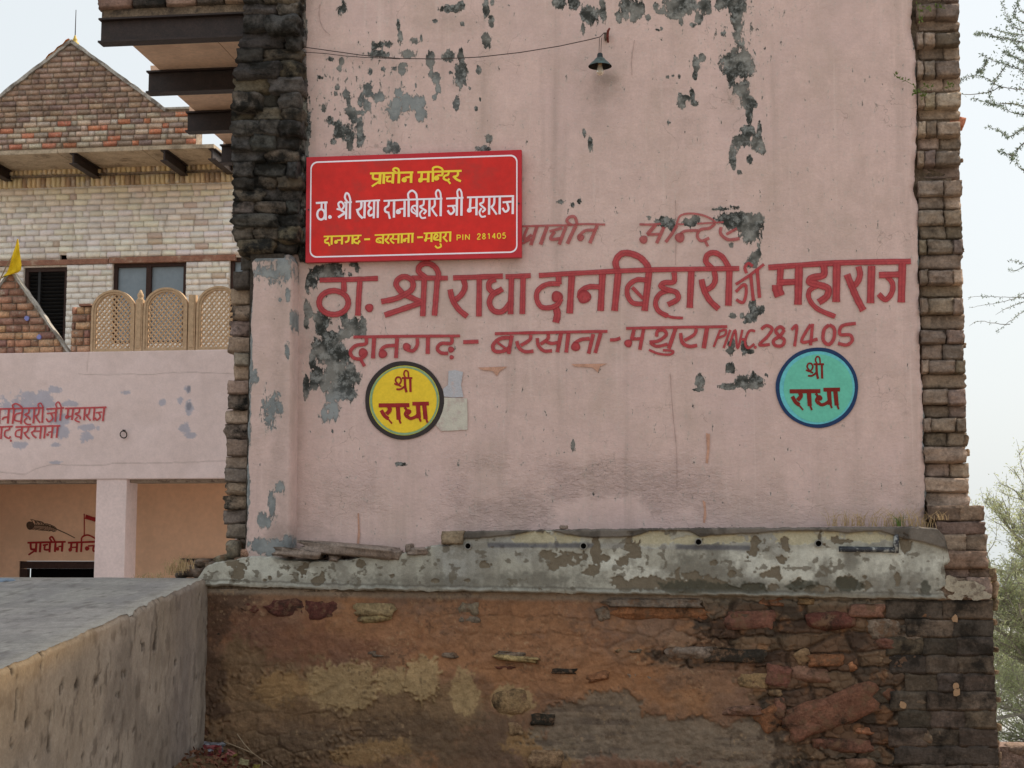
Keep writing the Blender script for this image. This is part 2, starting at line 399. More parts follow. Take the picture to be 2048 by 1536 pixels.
# ------------------------------------------------------------------ brick and stone meshes
def rock_mesh(name, cuts, rnd, amp, seed, k=6.0):
    """a unit block with worn, uneven faces"""
    bm = bmesh.new(); bmesh.ops.create_cube(bm, size=1.0)
    if cuts: bmesh.ops.subdivide_edges(bm, edges=bm.edges[:], cuts=cuts, use_grid_fill=True)
    for v in bm.verts:
        p = v.co*2
        nrm = (abs(p.x)**k+abs(p.y)**k+abs(p.z)**k)**(1/k)
        q = p/nrm
        p = p.lerp(q, rnd)
        nv = mnoise.noise_vector(p*1.1+Vector((seed*7.7, seed*3.1, seed)))
        n2 = mnoise.noise_vector(p*2.7+Vector((seed*2.7, seed*5.1, -seed)))
        n3 = mnoise.noise_vector(p*6.3+Vector((seed*1.7, -seed*2.1, seed)))
        v.co = (p+nv*amp+n2*amp*0.5+n3*amp*0.35)/2
    me = bpy.data.meshes.new(name); bm.to_mesh(me); bm.free()
    me.polygons.foreach_set('use_smooth', np.ones(len(me.polygons), bool))
    return me
LOW = [rock_mesh('brick_low', 1, 0.35, 0.07, i+1, 10) for i in range(8)]
MID = [rock_mesh('brick_mid', 5, 0.5, 0.12, i+11, 16) for i in range(10)]
RND = [rock_mesh('stone_round', 4, 0.95, 0.26, i+61, 3.2) for i in range(12)]
RUF = [rock_mesh('stone_rough', 4, 0.7, 0.24, i+31, 9) for i in range(12)]
QUO = [rock_mesh('brick_worn_flat', 5, 0.35, 0.07, i+91, 20) for i in range(10)]
def variants(base, m):
    out = []
    for me in base:
        c = me.copy(); c.materials.clear(); c.materials.append(m); out.append(c)
    return out
MESH = {}
for key, base, m in (('far', LOW, 'far_brick'), ('white', LOW, 'white_brick'), ('brick', MID, 'brick'), ('dark', RUF, 'dark_stone'),
                     ('darkb', MID, 'dark_stone'), ('quoin', QUO, 'mossy'), ('rubble', RND, 'rubble'), ('slab', RUF, 'slab'), ('flatst', RUF, 'rubble')):
    MESH[key] = variants(base, MAT[m])
GAIN = {'brick': 1.75, 'dark': 1.9, 'darkb': 1.6, 'far': 1.35, 'white': 1.06, 'rubble': 1.0, 'slab': 1.5, 'flatst': 1.0, 'quoin': 1.7}
def block(name, parent, key, x0, x1, y0, y1, z0, z1, colr, rot=0.0, tilt=0.0):
    me = random.choice(MESH[key])
    o = bpy.data.objects.new(name, me); col.objects.link(o)
    o.scale = (x1-x0, y1-y0, z1-z0); o.rotation_euler = (tilt, rot, random.uniform(-.03, .03))
    c = Vector(((x0+x1)/2, (y0+y1)/2, (z0+z1)/2))
    if parent is not None: o.parent = parent; c = c-ploc(parent)
    o.location = c
    j = (random.uniform(0.93, 1.07) if key in ('white', 'far') else random.uniform(0.84, 1.16))*GAIN[key]
    o.color = (colr[0]*j, colr[1]*j*random.uniform(.95, 1.03), colr[2]*j*random.uniform(.92, 1.05), 1)
    return o
def fill_bricks(parent, key, z0, z1, pitch, blen, y, depth, ranges, colf, joint=0.012, name='brick', jy=0.008, header=0.25):
    """courses of single bricks between z0 and z1; ranges(z) gives the stretches of wall in that course"""
    n = max(1, int(round((z1-z0)/pitch))); ph = (z1-z0)/n; cnt = 0
    for i in range(n):
        za = z0+i*ph; zm = za+ph/2
        for xa, xb in ranges(zm):
            x = xa-(blen*0.5*(i % 2))-random.uniform(0, .2)*blen
            while x < xb-0.01:
                L = blen*(0.5 if random.random() < header else 1.0)*random.uniform(0.92, 1.06)
                a, b = max(x, xa), min(x+L, xb)
                if b-a > blen*0.18:
                    dy = random.uniform(-jy, jy)
                    block(name, parent, key, a+joint/2, b-joint/2, y+dy, y+dy+depth, za+joint/2, za+ph-joint/2, colf((a+b)/2, zm), rot=random.uniform(-.012, .012)); cnt += 1
                x += L
    return cnt

# ------------------------------------------------------------------ brush strokes on a plane
def smooth_line(pts, sub=7):
    if len(pts) < 3: 
        (x0, y0), (x1, y1) = pts; n = 5
        return [(x0+(x1-x0)*i/n, y0+(y1-y0)*i/n) for i in range(n+1)]
    q = [pts[0]]+list(pts)+[pts[-1]]; out = []
    for i in range(1, len(q)-2):
        p0, p1, p2, p3 = [np.array(a, float) for a in q[i-1:i+3]]
        for k in range(sub):
            t = k/sub
            out.append(tuple(0.5*((2*p1)+(-p0+p2)*t+(2*p0-5*p1+4*p2-p3)*t*t+(-p0+3*p1-3*p2+p3)*t**3)))
    out.append(tuple(pts[-1])); return out
OFFS = [0]
WS = [1.0]
def strokes(name, parent, crop, items, wd, m, y, jit=0.04, place=None):
    x0, y0, s = crop
    V = []; F = []; A = []
    wscale = WS[0]
    def world(cx, cy, yy):
        if place: cx, cy = place(cx, cy)
        return P(x0+cx/s, y0+cy/s, yy)
    ph = random.random()*9
    for it in items:
        OFFS[0] = (OFFS[0]+1) % 12
        yy = y-OFFS[0]*0.00022
        if it[0] == 'dot':
            _, cx, cy, r = it; n0 = len(V); n = 18
            V.append(world(cx, cy, yy)); A.append(0.15)
            for k in range(n):
                a = 2*math.pi*k/n; rr = r*(1+0.05*math.sin(3*a+ph))
                V.append(world(cx+rr*math.cos(a), cy+rr*math.sin(a), yy)); A.append(1.0)
            F += [(n0, n0+1+k, n0+1+(k+1) % n) for k in range(n)]; continue
        w_ = wd; pts = it
        if isinstance(it[0], (int, float)): w_ = it[0]; pts = it[1:]
        L = smooth_line(list(pts)); n0 = len(V); N = len(L)
        for i, (cx, cy) in enumerate(L):
            a = L[min(i+1, N-1)]; b = L[max(i-1, 0)]
            tx, ty = a[0]-b[0], a[1]-b[1]; ln = math.hypot(tx, ty) or 1; nx, ny = -ty/ln, tx/ln
            hw = wscale*w_/2*(1+jit*math.sin(i*1.3+ph)+jit*0.7*math.sin(i*2.9+ph*2))
            for k in (-1, -0.5, 0, 0.5, 1):
                V.append(world(cx+nx*hw*k, cy+ny*hw*k, yy-i*0.000012)); A.append(abs(k))
        for i in range(N-1):
            for k in range(4):
                F.append((n0+i*5+k, n0+i*5+k+1, n0+(i+1)*5+k+1, n0+(i+1)*5+k))
    me = bpy.data.meshes.new(name); me.from_pydata([tuple(v) for v in V], [], F); me.update()
    at = me.attributes.new('across', 'FLOAT', 'POINT'); at.data.foreach_set('value', np.array(A, np.float32))
    return link(name, me, m, parent)
def ring_pts(cx, cy, rx, ry, a0=0, a1=360, n=14):
    return [(cx+rx*math.cos(math.radians(a0+(a1-a0)*i/n)), cy+ry*math.sin(math.radians(a0+(a1-a0)*i/n))) for i in range(n+1)]

# =================================================================== GROUND
def ground_h(x, y):
    near = 0.22*sstep(-7.0, -0.6, y)+.24*np.exp(-((x+2.74)/.34)**2)*sstep(-1.6, -.5, y)
    back = sstep(0.2, 2.2, y)
    h = near*(1-back)+(-0.45)*back
    h = h-14*sstep(7, 45, y)-30*sstep(45, 400, y)
    h = h-0.25*sstep(-0.4, 2.2, x)*sstep(-3, -0.4, y)*(1-back)
    return h+0.05*(fbm(x*1.3, y*1.3, 5)-0.5)+0.02*(fbm(x*9, y*9, 6)-0.5)
gx = np.concatenate([-np.geomspace(900, 6.2, 26), np.linspace(-6, 6, 241), np.geomspace(6.2, 900, 26)])
gy = np.concatenate([-np.geomspace(900, 9.2, 22), np.linspace(-9, 3, 181), np.geomspace(3.2, 1500, 34)])
GX, GY = np.meshgrid(gx, gy)
k = NT('dusty_earth_far_haze')
c = k.vary(C(112, 92, 70, 1.5), 0.25, k.noise(3, 6), k.noise(40, 6))
c = k.mix(k.ramp(k.noise(25, 7, 0.75), 0.55, 0.7), c, C(70, 54, 42, 1.5))
yy_ = k.n('ShaderNodeSeparateXYZ'); k.l(k.pos(), yy_.inputs[0])
c = k.mix(k.ramp(yy_.outputs[1], 1.0, 6.0), c, k.vary((0.44, 0.45, 0.46), .15, k.noise(.5, 5)))  # cool pale tone past the building paints in distant haze
c = k.mix(k.ramp(yy_.outputs[1], -2.0, -5.0), c, k.vary((0.42, 0.37, 0.30), .15, k.noise(.5, 5)))
gm = k.done(c, 0.95, k.bump(k.noise(60, 8, 0.75), 0.02), 0.1)
gr = sheet('ground', GX, GY, ground_h(GX, GY), gm, None, back=None); tag(gr, kind='structure')

# =================================================================== MAIN BUILDING
B = thing('plastered_building', 'tall pink plastered building with red Hindi lettering, painted roundels and broken brick edges', 'building', (-1.0, 0.3, 0.3))
WZT = P(1200, -60, 0)[2]; WZB = P(1200, 1120, 0)[2]
def XR(z):   # ragged right edge of the plaster
    py = proj(0.9*np.ones_like(z), 0*z, z)[1]
    px = lut(py, [(-80, 1822), (0, 1826), (60, 1822), (130, 1834), (300, 1836), (380, 1826), (420, 1836), (560, 1838), (650, 1840), (760, 1843), (840, 1848), (940, 1850), (960, 1853), (1060, 1852), (1150, 1852)])
    d = (px-1024)/FPX
    return px_to_x(px, z)
def px_to_x(px, z):
    x = np.zeros_like(z)
    for _ in range(4):
        q = proj(x, 0*z, z)[0]; x = x+(px-q)/342.0
    return x
nr, nc = 300, 350
zz = np.linspace(WZT, WZB, nr)
xr = XR(zz)+0.012*(fbm(zz*14, zz*0, 3)-0.5)*2+0.006*(fbm(zz*50, zz*0, 4)-0.5)
xl = px_to_x(578+0*zz, zz)
U = np.linspace(0, 1, nc)[None, :]
X = xl[:, None]*(1-U)+xr[:, None]*U
Z = np.repeat(zz[:, None], nc, 1)
PXg, PYg = proj(X, 0*X, Z)
PEEL = [
 # left upper
 (748,92,8,8),(755,106,14,6),(770,88,16,7,.6),(800,75,5,12,.7),(797,55,3,14,.6),(684,20,8,10,.5),(688,12,6,12,.5),
 (683,122,6,8),(679,137,5,6),(660,118,8,5,.7),(740,143,4,9),(766,138,4,5),(788,137,4,5),(803,138,8,13),(806,130,8,5),(760,109,20,7,.8),(815,108,14,9,.9),
 (900,17,22,8),(922,12,8,10),(912,17,10,8),(972,18,7,20),(983,43,6,13),(984,4,4,9),(972,80,8,17),(925,48,4,5),(870,42,5,4),(830,82,8,6,.8),(842,76,3,8),
 (861,120,8,20),(861,148,5,8,.9),(897,112,12,13),(921,112,6,16),(922,145,12,28),(921,160,13,14),(957,140,6,8),(901,145,5,4),
 (872,158,8,14),(876,176,5,12),(912,207,7,14),(952,218,4,5),(960,198,3,4),
 (735,175,8,12),(737,187,8,9),(722,200,7,14),(693,188,8,9),(697,200,4,14),(700,222,13,9),(718,225,14,4),(733,212,8,12),(706,234,7,14),(720,262,7,24),(722,280,8,14),(672,188,4,5),(675,175,5,6),
 (758,195,13,10,.8),(797,187,9,9),(792,212,12,18),(788,228,13,12),(812,200,12,12),(811,215,7,10),(835,207,16,18),(842,230,12,14),(683,260,14,7),(679,270,12,8),(672,248,12,5),(700,277,8,14),(700,292,6,12),(666,284,6,6),(677,255,7,15),
 (780,290,6,12),(790,296,8,12),(775,300,9,6),(968,298,15,7),(978,277,6,10),(690,262,20,14,.35),(660,240,9,7,.6),(648,215,5,8,.5),
 (940,176,3,4),(870,195,5,6,.6),(640,155,5,4,.5),
 # right of that, along the top
 (1118,6,14,12),(1147,8,13,12),(1178,30,18,19),(1166,55,4,14),(1206,26,7,18),(1203,8,5,10),(1236,34,6,12),(1251,14,11,22),(1248,28,7,8),(1274,18,14,20),(1266,36,8,9),(1296,35,6,6),
 (1311,13,6,9),(1322,24,10,5),(1345,30,12,9),(1362,12,36,18),(1352,28,15,12),(1397,38,8,13),(1386,50,8,4),(1407,22,4,6),(1410,12,14,16),(1417,24,7,6),(1440,9,10,12),(1452,3,14,14),
 (1475,12,20,19),(1472,35,12,17),(1475,55,10,12,.8),(1473,70,9,12,.6),(1478,88,8,8,.5),(1445,68,5,4),(1362,44,5,8),
 (1459,130,12,26),(1476,128,34,28,.9),(1490,130,20,26,.8),(1470,112,12,8,.5),(1462,160,6,16,.8),(1480,180,14,14,.7),(1487,172,12,12,.8),(1494,200,11,16),(1499,225,7,14),(1499,240,6,8),
 (1495,264,14,14),(1488,278,12,16),(1475,284,9,14),(1466,310,8,22),(1468,330,5,10),(1513,285,12,18),(1519,258,5,16),(1525,298,7,12),(1499,320,6,10),(1508,208,9,7),(1478,345,5,4,.7),
 (1392,130,7,18),(1405,115,8,9),(1390,152,6,9),(1384,190,5,12),(1368,196,14,6),(1388,206,7,7),(1363,205,8,14),(1360,190,4,6),
 (1180,287,5,16),(1168,265,3,8),(1335,154,4,3),(1358,152,3,4),(1346,151,2,4),(1337,246,3,4),(1316,60,4,3),(1323,57,3,3),
 # middle, at the painted lines
 (1330,444,20,11),(1345,452,8,12),(1380,445,16,9),(1392,437,8,7),(1475,438,45,14),(1498,450,28,18),(1500,470,20,16),(1480,448,30,14),(1515,440,12,14),(1470,415,8,3,.6),(1440,418,14,3,.5),
 (1145,410,4,6),(1158,402,4,5),(1118,404,8,4,.5),(1298,435,5,3),
 (1462,490,5,5,.8),(1516,490,3,3),(1508,520,10,14),(1517,508,6,12),(1502,528,12,8),
 (1505,614,8,14),(1512,622,15,10),(1500,635,12,10),(1466,632,7,6),(1525,618,6,8),(1483,632,4,6,.7),(1490,645,3,4),
 (1462,692,8,16),(1460,702,11,4),(1488,694,7,14),(1498,703,12,5),(1462,736,10,12),(1400,762,9,16),(1396,780,13,4),(1457,773,20,7),(1486,765,16,14),(1510,765,18,12),(1507,752,4,12),(1500,772,22,6),(1532,749,3,4,.8),
 # below the sign on the left
 (640,545,22,15),(665,540,22,14),(676,546,12,14),(622,560,10,14),(628,565,8,14),(614,570,4,18),(707,528,8,6),(714,537,5,10),(700,549,4,4),
 (614,618,6,22),(620,625,7,12),(612,645,5,14),(640,635,12,14),(648,645,14,14),(640,655,10,16),(688,636,8,18),(694,650,8,12),(705,655,14,14),(710,645,6,14),(726,655,7,22),(715,665,14,8),(690,668,14,12),(655,670,14,10),(665,675,18,14),
 (632,690,7,18),(640,705,9,26),(625,720,6,22),(660,690,20,18),(665,715,18,24),(678,705,14,20),(690,715,10,16),(672,745,22,26),(690,760,22,26),(700,740,10,20),(635,750,14,18),(628,765,8,16),(612,775,7,26),(652,765,12,20),(680,785,28,16),(700,785,12,16),(660,795,10,10),
 (717,755,6,14,.5),(658,815,12,12,.5),(650,830,9,14,.45),(665,820,14,18,.45),
 (803,928,12,4),(1146,890,4,13,.9),(665,862,2,4),(1188,988,2,3,.8),
 (608,60,8,30,.6),(606,190,7,60,.55),(612,270,9,60,.6),(604,360,6,40,.5),
 (1836,40,9,70,.9),(1840,160,8,70,.9),(1843,280,9,70,.85),(1843,480,6,80,.7),(1846,620,6,60,.7),(1852,820,5,120,.7),(1856,990,6,60,.7),
]
pf = 0.5+0.5*blobs(PXg, PYg, PEEL)
# pepper of small losses around the upper left
pf = np.maximum(pf, 0.27+0.12*np.exp(-(((PXg-740)/150)**2+((PYg-190)/130)**2)))
pf = np.maximum(pf, 0.30+0.10*np.exp(-(((PXg-1480)/60)**2+((PYg-60)/110)**2)))
pf = np.maximum(pf, 0.28+0.13*np.exp(-(((PXg-650)/45)**2+((PYg-700)/120)**2)))
STN = [(1212,158,34,22,.75),(1205,185,60,45,.5),(1195,230,80,60,.3),(1380,250,60,90,.3),(1470,200,50,100,.35),(900,40,120,30,.35),(920,160,60,60,.3),(700,300,120,80,.15),(1860,600,30,500,.3),
       (1100,800,160,20,.15),(1430,370,60,100,.2),(1320,210,40,70,.25),(1700,200,80,40,.2),(640,700,60,120,.5),(590,800,30,400,.45),(1820,980,60,90,.3),(700,860,300,30,.12),(640,1060,60,40,.25),(1250,930,200,60,.08)]
st = np.zeros_like(X)
for cx, cy, rx, ry, s in STN: st = np.maximum(st, s*np.exp(-((PXg-cx)/rx)**2-((PYg-cy)/ry)**2))
st = st+0.35*np.exp(-((PXg-1440)/260)**2-((PYg-418)/5)**2)*0.7+0.10*sstep(1000, 1060, PYg)*fbm(X*6, Z*6, 9)
lite = np.clip(np.exp(-((PXg-1842)/20)**2)*.55+np.exp(-((PXg-660)/40)**2-((PYg-820)/30)**2)*1.2+np.exp(-((PXg-820)/90)**2-((PYg-210)/70)**2)*0.8, 0, 1)
rough = sstep(860, 930, PYg)*np.clip(1.2*np.exp(-((PXg-1130)/330)**2-((PYg-975)/70)**2)+0.3*sstep(900, 1000, PYg), 0, 1)*sstep(0.35, 0.6, fbm(X*3, Z*3, 12))
Y = 0.006*(fbm(X*2.1, Z*2.1, 1)-0.5)+0.002*(fbm(X*12, Z*12, 2)-0.5)-rough*0.010*fbm(X*22, Z*40, 13)
Y = Y+0.03*np.exp(-((PXg-XR(zz)[:, None]*0-1)/1)**2)*0
edge = sstep(0.03, 0.0, xr[:, None]-X); Y = Y+0.02*edge
sheet('plaster_face', X, Y, Z, MAT['pink'], B, {'peel': pf, 'stain': st, 'lite': lite, 'rough': rough}, back=(0, 0.09, 0))

# solid body of the building behind the face
x_l = P(478, 300, 0.1)[0]; x_r = P(1912, 300, 0.1)[0]-0.03
MB().box(x_l+0.03, x_r, 0.125, 3.4, -0.5, 8.4).build('masonry_core', MAT['mortar_dark'], B)
MB().box(px_to_x(np.array([600.]), np.array([WZT]))[0], x_r-.22, 0.0, 0.12, WZT+.002, 8.4).build('unseen_upper_plaster', simple('upper_pink_plaster', C(170, 151, 144, K), .9, .1, 6, .004), B)  # unseen upper wall and core, raised so their shadow covers the ramp

MB().box(P(1830, 500, .09)[0], x_r-.002, .085, 0.13, P(1880, 1100, 0)[2], 5.5).build('broken_edge_core', MAT['mortar'], B)

# pilaster on the left
pz = np.linspace(P(545, 508, -.14)[2], P(545, 1118, -.14)[2], 150)
pyv = proj(-1.6+0*pz, -.14+0*pz, pz)[1]
pl = np.array([P(lut(a, [(500, 512), (516, 503), (560, 505), (640, 500), (760, 497), (940, 493), (1110, 490)]), a, -.14)[0] for a in pyv])
pl = pl+0.014*(fbm(pz*18, pz*0, 8)-0.5)+0.008*(fbm(pz*60, pz*0, 18)-0.5)
pr = np.array([P(lut(a, [(500, 578), (516, 586), (1110, 580)]), a, -.14)[0] for a in pyv])
U = np.linspace(0, 1, 50)[None, :]
X = pl[:, None]*(1-U)+pr[:, None]*U; Z = np.repeat(pz[:, None], 50, 1); PXp, PYp = proj(X, -.14+0*X, Z)
Y = -.14+0.008*(fbm(X*4, Z*4, 7)-0.5)+0.03*(np.maximum(0, U-0.93)/0.07)**2+0.02*(np.maximum(0, 0.06-U)/0.06)**2+0.03*sstep(522, 508, PYp)
ppl = [(575,545,5,14,.8),(576,590,5,14,.9),(560,600,4,5,.8),(583,640,4,20,.8),(575,700,5,14,.7),(540,820,14,30,.4),(560,815,7,12,.5),(560,975,8,12,.7),(545,1010,8,25,.7),(525,1040,10,16,.8),(536,1045,6,12,.9),
       (520,1090,22,14,.9),(545,1095,26,16,.8),(575,1085,8,14,.8),(500,600,4,40,.7),(500,720,5,60,.8),(508,755,10,14,.7),(496,830,6,60,.8),(493,960,6,80,.7),(540,545,40,14,.3),(565,530,14,30,.4),(530,515,60,8,.5)]
pf2 = 0.5+0.5*blobs(PXp, PYp, ppl)
st2 = 0.35*np.exp(-((PXp-560)/30)**2)+0.4*np.exp(-((PYp-1100)/50)**2)+0.3*np.exp(-((PYp-520)/40)**2)
sheet('pilaster', X, Y, Z, MAT['pink'], B, {'peel': pf2, 'stain': st2, 'lite': 0*X+.6, 'rough': 0*X+.15}, back=(0, 0.16, 0))
MB().box(P(512, 600, -.0)[0], P(578, 600, 0)[0], -.125, 0.02, P(545, 1118, 0)[2], P(545, 516, 0)[2]).build('pilaster_core', MAT['mortar_dark'], B)

# ruined dark masonry above the pilaster: stone courses, each stone its own piece
Ldark = [(-60, 486), (60, 487), (80, 481), (140, 470), (200, 465), (260, 463), (330, 462), (348, 468), (400, 465), (450, 466), (490, 474), (515, 476)]
py = -55.0; ri = 0
while py < 505:
    h = random.choice([26, 29, 31, 34, 24])
    lx = lut(py+h/2, Ldark); x = lx-random.uniform(0, 3); rx = lut(py, [(-60, 602), (100, 598), (110, 600), (250, 597), (420, 598), (470, 592), (510, 585)])+random.uniform(-4, 4)
    while x < rx-8:
        wd = random.choice([40, 55, 70, 90, 60, 48])
        x2 = min(x+wd, rx)
        if rx-x2 < 18: x2 = rx
        yo = random.uniform(-.17, -.08)+(0.04 if random.random() < .2 else 0)
        a = P(x, py+h, yo); b = P(x2, py, yo)
        shade = random.choice([C(58, 55, 52, K), C(50, 49, 47, K), C(70, 64, 58, K), C(46, 44, 42, K), C(64, 58, 50, K)])
        if random.random() < 0.08: shade = C(104, 88, 76, K)
        block('stone', B, 'dark', a[0]-.004, b[0]+.004, yo, yo+.24, a[2]-.006, b[2]+.010, shade, rot=random.uniform(-.05, .05))
        x = x2
    py += h; ri += 1
# narrow inner return between the stones and the plaster
for i in range(16):
    py = -50+i*36; a = P(598, py+34, -.03); b = P(612+random.uniform(-4, 3), py, -.03)
    block('stone', B, 'dark', a[0], b[0], -.03+random.uniform(-.02, .02), .12, a[2], b[2], C(82, 80, 76, K))
# broken brick ends left of the pilaster, one rough brick to a course
py = 508.0
while py < 1108:
    h = random.choice([27, 30, 32, 34, 25])
    lx = lut(py+h/2, [(505, 482), (545, 480), (560, 464), (620, 462), (700, 456), (722, 470), (745, 466), (760, 455), (800, 452), (860, 451), (940, 451), (990, 446), (1040, 448), (1062, 452), (1080, 458), (1110, 450)])+random.uniform(-2, 2)
    rx = 499+random.uniform(-3, 4); yo = random.uniform(-.05, .05)
    if py < 540: yo = 0.04
    if 1048 < py < 1082: lx = 478
    shade = random.choice([C(92, 80, 72, K), C(104, 90, 80, K), C(112, 98, 86, K), C(84, 76, 70, K), C(96, 84, 80, K)])
    if py < 560: shade = C(58, 54, 50, K)
    a = P(lx, py+h, yo); b = P(rx, py, yo)
    block('brick', B, 'dark' if random.random() < .35 else 'brick', a[0], b[0]+.012, yo, yo+.2, a[2]+.000, b[2]+.002, shade, rot=random.uniform(-.06, .06))
    py += h
# toothed brick edge on the right
py = -50.0; i = 0
Redge = [(-60, 1915), (0, 1916), (80, 1918), (300, 1920), (500, 1923), (650, 1926), (760, 1930), (900, 1933), (960, 1937), (1000, 1939)]
def right_shade():
    return random.choice([C(98, 86, 76, K), C(86, 76, 68, K), C(104, 93, 82, K), C(80, 70, 63, K), C(108, 95, 85, K), C(92, 80, 71, K), C(74, 66, 58, K)])
while py < 1008:
    h = 28.5+random.uniform(-3, 4.0)
    L = lut(py, [(-60, 1833), (0, 1835), (400, 1838), (640, 1842), (1010, 1852)])-2; R = lut(py, Redge)+random.uniform(-1.5, 1.0)
    strong = py < 345
    rec = (0.075 if strong else random.choice([.03, .06, .015, .045])) if i % 2 else random.uniform(-.01, .01)
    if i % 2 == 0:
        cuts_ = random.choice([[L, L+13, L+35, R], [L, L+16, L+38, R], [L, L+38, R], [L, R-26, R]] if strong else [[L, R], [L, L+50, R], [L, L+15, R-20, R]])
    else:
        cuts_ = [L, R-38+random.uniform(-5, 5), R] if random.random() < .6 else [L, R]
    for c0, c1 in zip(cuts_[:-1], cuts_[1:]):
        r2 = rec+random.uniform(-.008, .012)
        a = P(c0+.8, py+h, r2+.04); b = P(c1-.8, py, r2+.04)
        block('brick', B, 'brick', a[0]-.001, b[0]+.001, r2, r2+.24, a[2]+.001, b[2]+.001, right_shade() if i % 2 == 0 else right_shade(), rot=random.uniform(-.02, .02))
    py += h; i += 1
a = P(1912, 246, .1); b = P(1931, 234, .1)
block('brick', B, 'brick', a[0]-.05, b[0], .1, .2, a[2]-.01, b[2]+.01, C(130, 84, 68, K), rot=.3)

# ------------------------------------------------------------------ cantilevered steel beams and stone slabs, top left
ZB = P(330, 84, 0.02)[2]; zt = ZB+0.155
beams = [(0.0, 199), (1.02, 297), (1.98, 377), (2.9, 446)]
ends = []
for yb, pxe in beams:
    yb += 0.02
    xe = P(pxe, 150, yb)[0]; x1 = x_l+0.3 if yb > .1 else P(492, 60, 0)[0]
    m = MB(); t = 0.011
    m.box(xe, x1, yb-.045, yb+.045, ZB, ZB+t); m.box(xe, x1, yb-.045, yb+.045, zt-t, zt); m.box(xe+.004, x1-.002, yb-.006, yb+.006, ZB+t, zt-t)
    m.build('steel_beam', MAT['steel'], B); ends.append((xe, yb))
for i in range(4):
    y0 = ends[i][1]+.0; y1 = ends[i+1][1] if i < 3 else 3.38
    xs = max(PZ([232, 336, 402, 446][i], [88, 192, 270, 320][i], zt)[0], ends[i][0]+.012)
    nseg = 2
    for s in range(nseg):
        a = xs+(x_l+0.3-xs)*s/nseg; b = xs+(x_l+.3-xs)*(s+1)/nseg
        MB().box(a+.002, b-.002, y0+.0, y1-.004, zt+.004, zt+.05, .002).build('stone_slab', MAT['soffit'], B)
pyb = 22.0
MB().box(ends[0][0]+.02, x_l+.1, -.02, .12, zt+.002, zt+.05).build('mortar_bed', MAT['mortar'], B)
for r in range(5):
    x = ends[0][0]-.02+random.uniform(0, .03)
    while x < x_l+.12:
        L = random.uniform(.16, .24)
        block('brick', B, 'darkb' if random.random() < .6 else 'brick', x, min(x+L, x_l+.15), -.06+random.uniform(-.012, .012), .12, zt+.052+r*.085, zt+.052+r*.085+.078, random.choice([C(88, 72, 62, K), C(66, 58, 52, K), C(52, 48, 45, K), C(98, 82, 70, K)]))
        x += L+.01

# =================================================================== PAINTED LINES ON THE WALL
B1 = (610, 500, 4.452); B2 = (1040, 480, 4.655); B3 = (1400, 480, 4.452); B5 = (1020, 400, 3.793)
YP = -0.0065
WS[0] = 0.95
big = MAT['red_paint']; W = 54
strokes('painted_word', B, B1, [(48, (130, 268), (400, 262), (650, 252)), [(345, 275), (347, 372)], ring_pts(255, 468, 130, 106, -60, 300), [(488, 280), (478, 430), (470, 585)], ('dot', 572, 515, 38)], W, big, YP)
strokes('painted_word', B, B1, [(48, (948, 248), (1272, 250)), [(1075, 245), (1012, 190), (1025, 140), (1085, 118), (1150, 145), (1185, 200), (1188, 262)], [(1062, 262), (1055, 430), (1048, 590)], [(1178, 262), (1165, 430), (1152, 585)],
    [(1030, 462), (950, 425), (870, 385), (812, 310), (835, 255), (895, 238), (955, 275), (955, 345), (890, 395), (800, 435), (678, 460)], [(1030, 470), (900, 515), (708, 580)]], W, big, YP)
strokes('painted_word', B, B1, [(50, (1318, 248), (1762, 232)), [(1410, 262), (1425, 325), (1395, 395), (1330, 450)], [(1292, 350), (1315, 445), (1370, 530), (1445, 592)], [(1552, 262), (1548, 592)],
    [(1700, 262), (1645, 285), (1640, 345), (1690, 380), (1760, 345)], [(1750, 352), (1670, 400), (1642, 470), (1680, 540), (1760, 545), (1835, 460)], (48, (1785, 238), (2010, 228)), [(1838, 250), (1830, 572)], [(1942, 250), (1935, 570)]], W, big, YP)
strokes('painted_word', B, B2, [(50, (175, 330), (600, 305), (1200, 278), (2042, 265)), (60, (360, 340), (360, 412)), (52, (372, 408), (255, 412), (170, 465), (155, 545), (195, 620), (275, 630), (350, 600), (382, 545)), ('dot', 345, 528, 54), (70, (330, 618), (348, 690), (332, 768)),
    (66, (482, 335), (462, 684)), (66, (768, 315), (750, 660)), [(740, 438), (640, 436), (565, 480), (555, 540)], ('dot', 598, 528, 64)], W, big, YP)
strokes('painted_word', B, B2, [(68, (915, 305), (880, 660)), (64, (908, 285), (890, 205), (935, 135), (1010, 122), (1110, 158), (1180, 228), (1205, 290)), (66, (1202, 290), (1160, 660)), (50, (1185, 375), (1090, 370), (1010, 425), (1000, 510), (1050, 585), (1140, 595)), (36, (1045, 440), (1145, 545)),
    (54, (1435, 300), (1432, 388), (1345, 398), (1312, 430), (1370, 462), (1455, 488), (1468, 550), (1375, 602)), (50, (1400, 466), (1305, 500), (1262, 580), (1290, 660), (1375, 708)), (28, (1360, 700), (1420, 720), (1518, 726)), (66, (1595, 290), (1580, 632))], W, big, YP)
strokes('painted_word', B, B2, [(56, (1808, 290), (1818, 370), (1785, 435), (1710, 475)), (60, (1690, 365), (1712, 460), (1765, 560), (1850, 642)), (66, (1950, 285), (1940, 612)), (56, (1790, 262), (1732, 205), (1745, 140), (1808, 118), (1885, 160), (1948, 262))], W, big, YP)
strokes('painted_word', B, B3, [(30, (415, 295), (400, 245), (430, 208), (470, 235)), (28, (318, 395), (440, 315), (570, 215)), (30, (318, 462), (395, 395), (412, 460), (385, 555), (322, 530)), (32, (450, 300), (475, 540)), (34, (508, 255), (530, 515))], 30, big, YP)
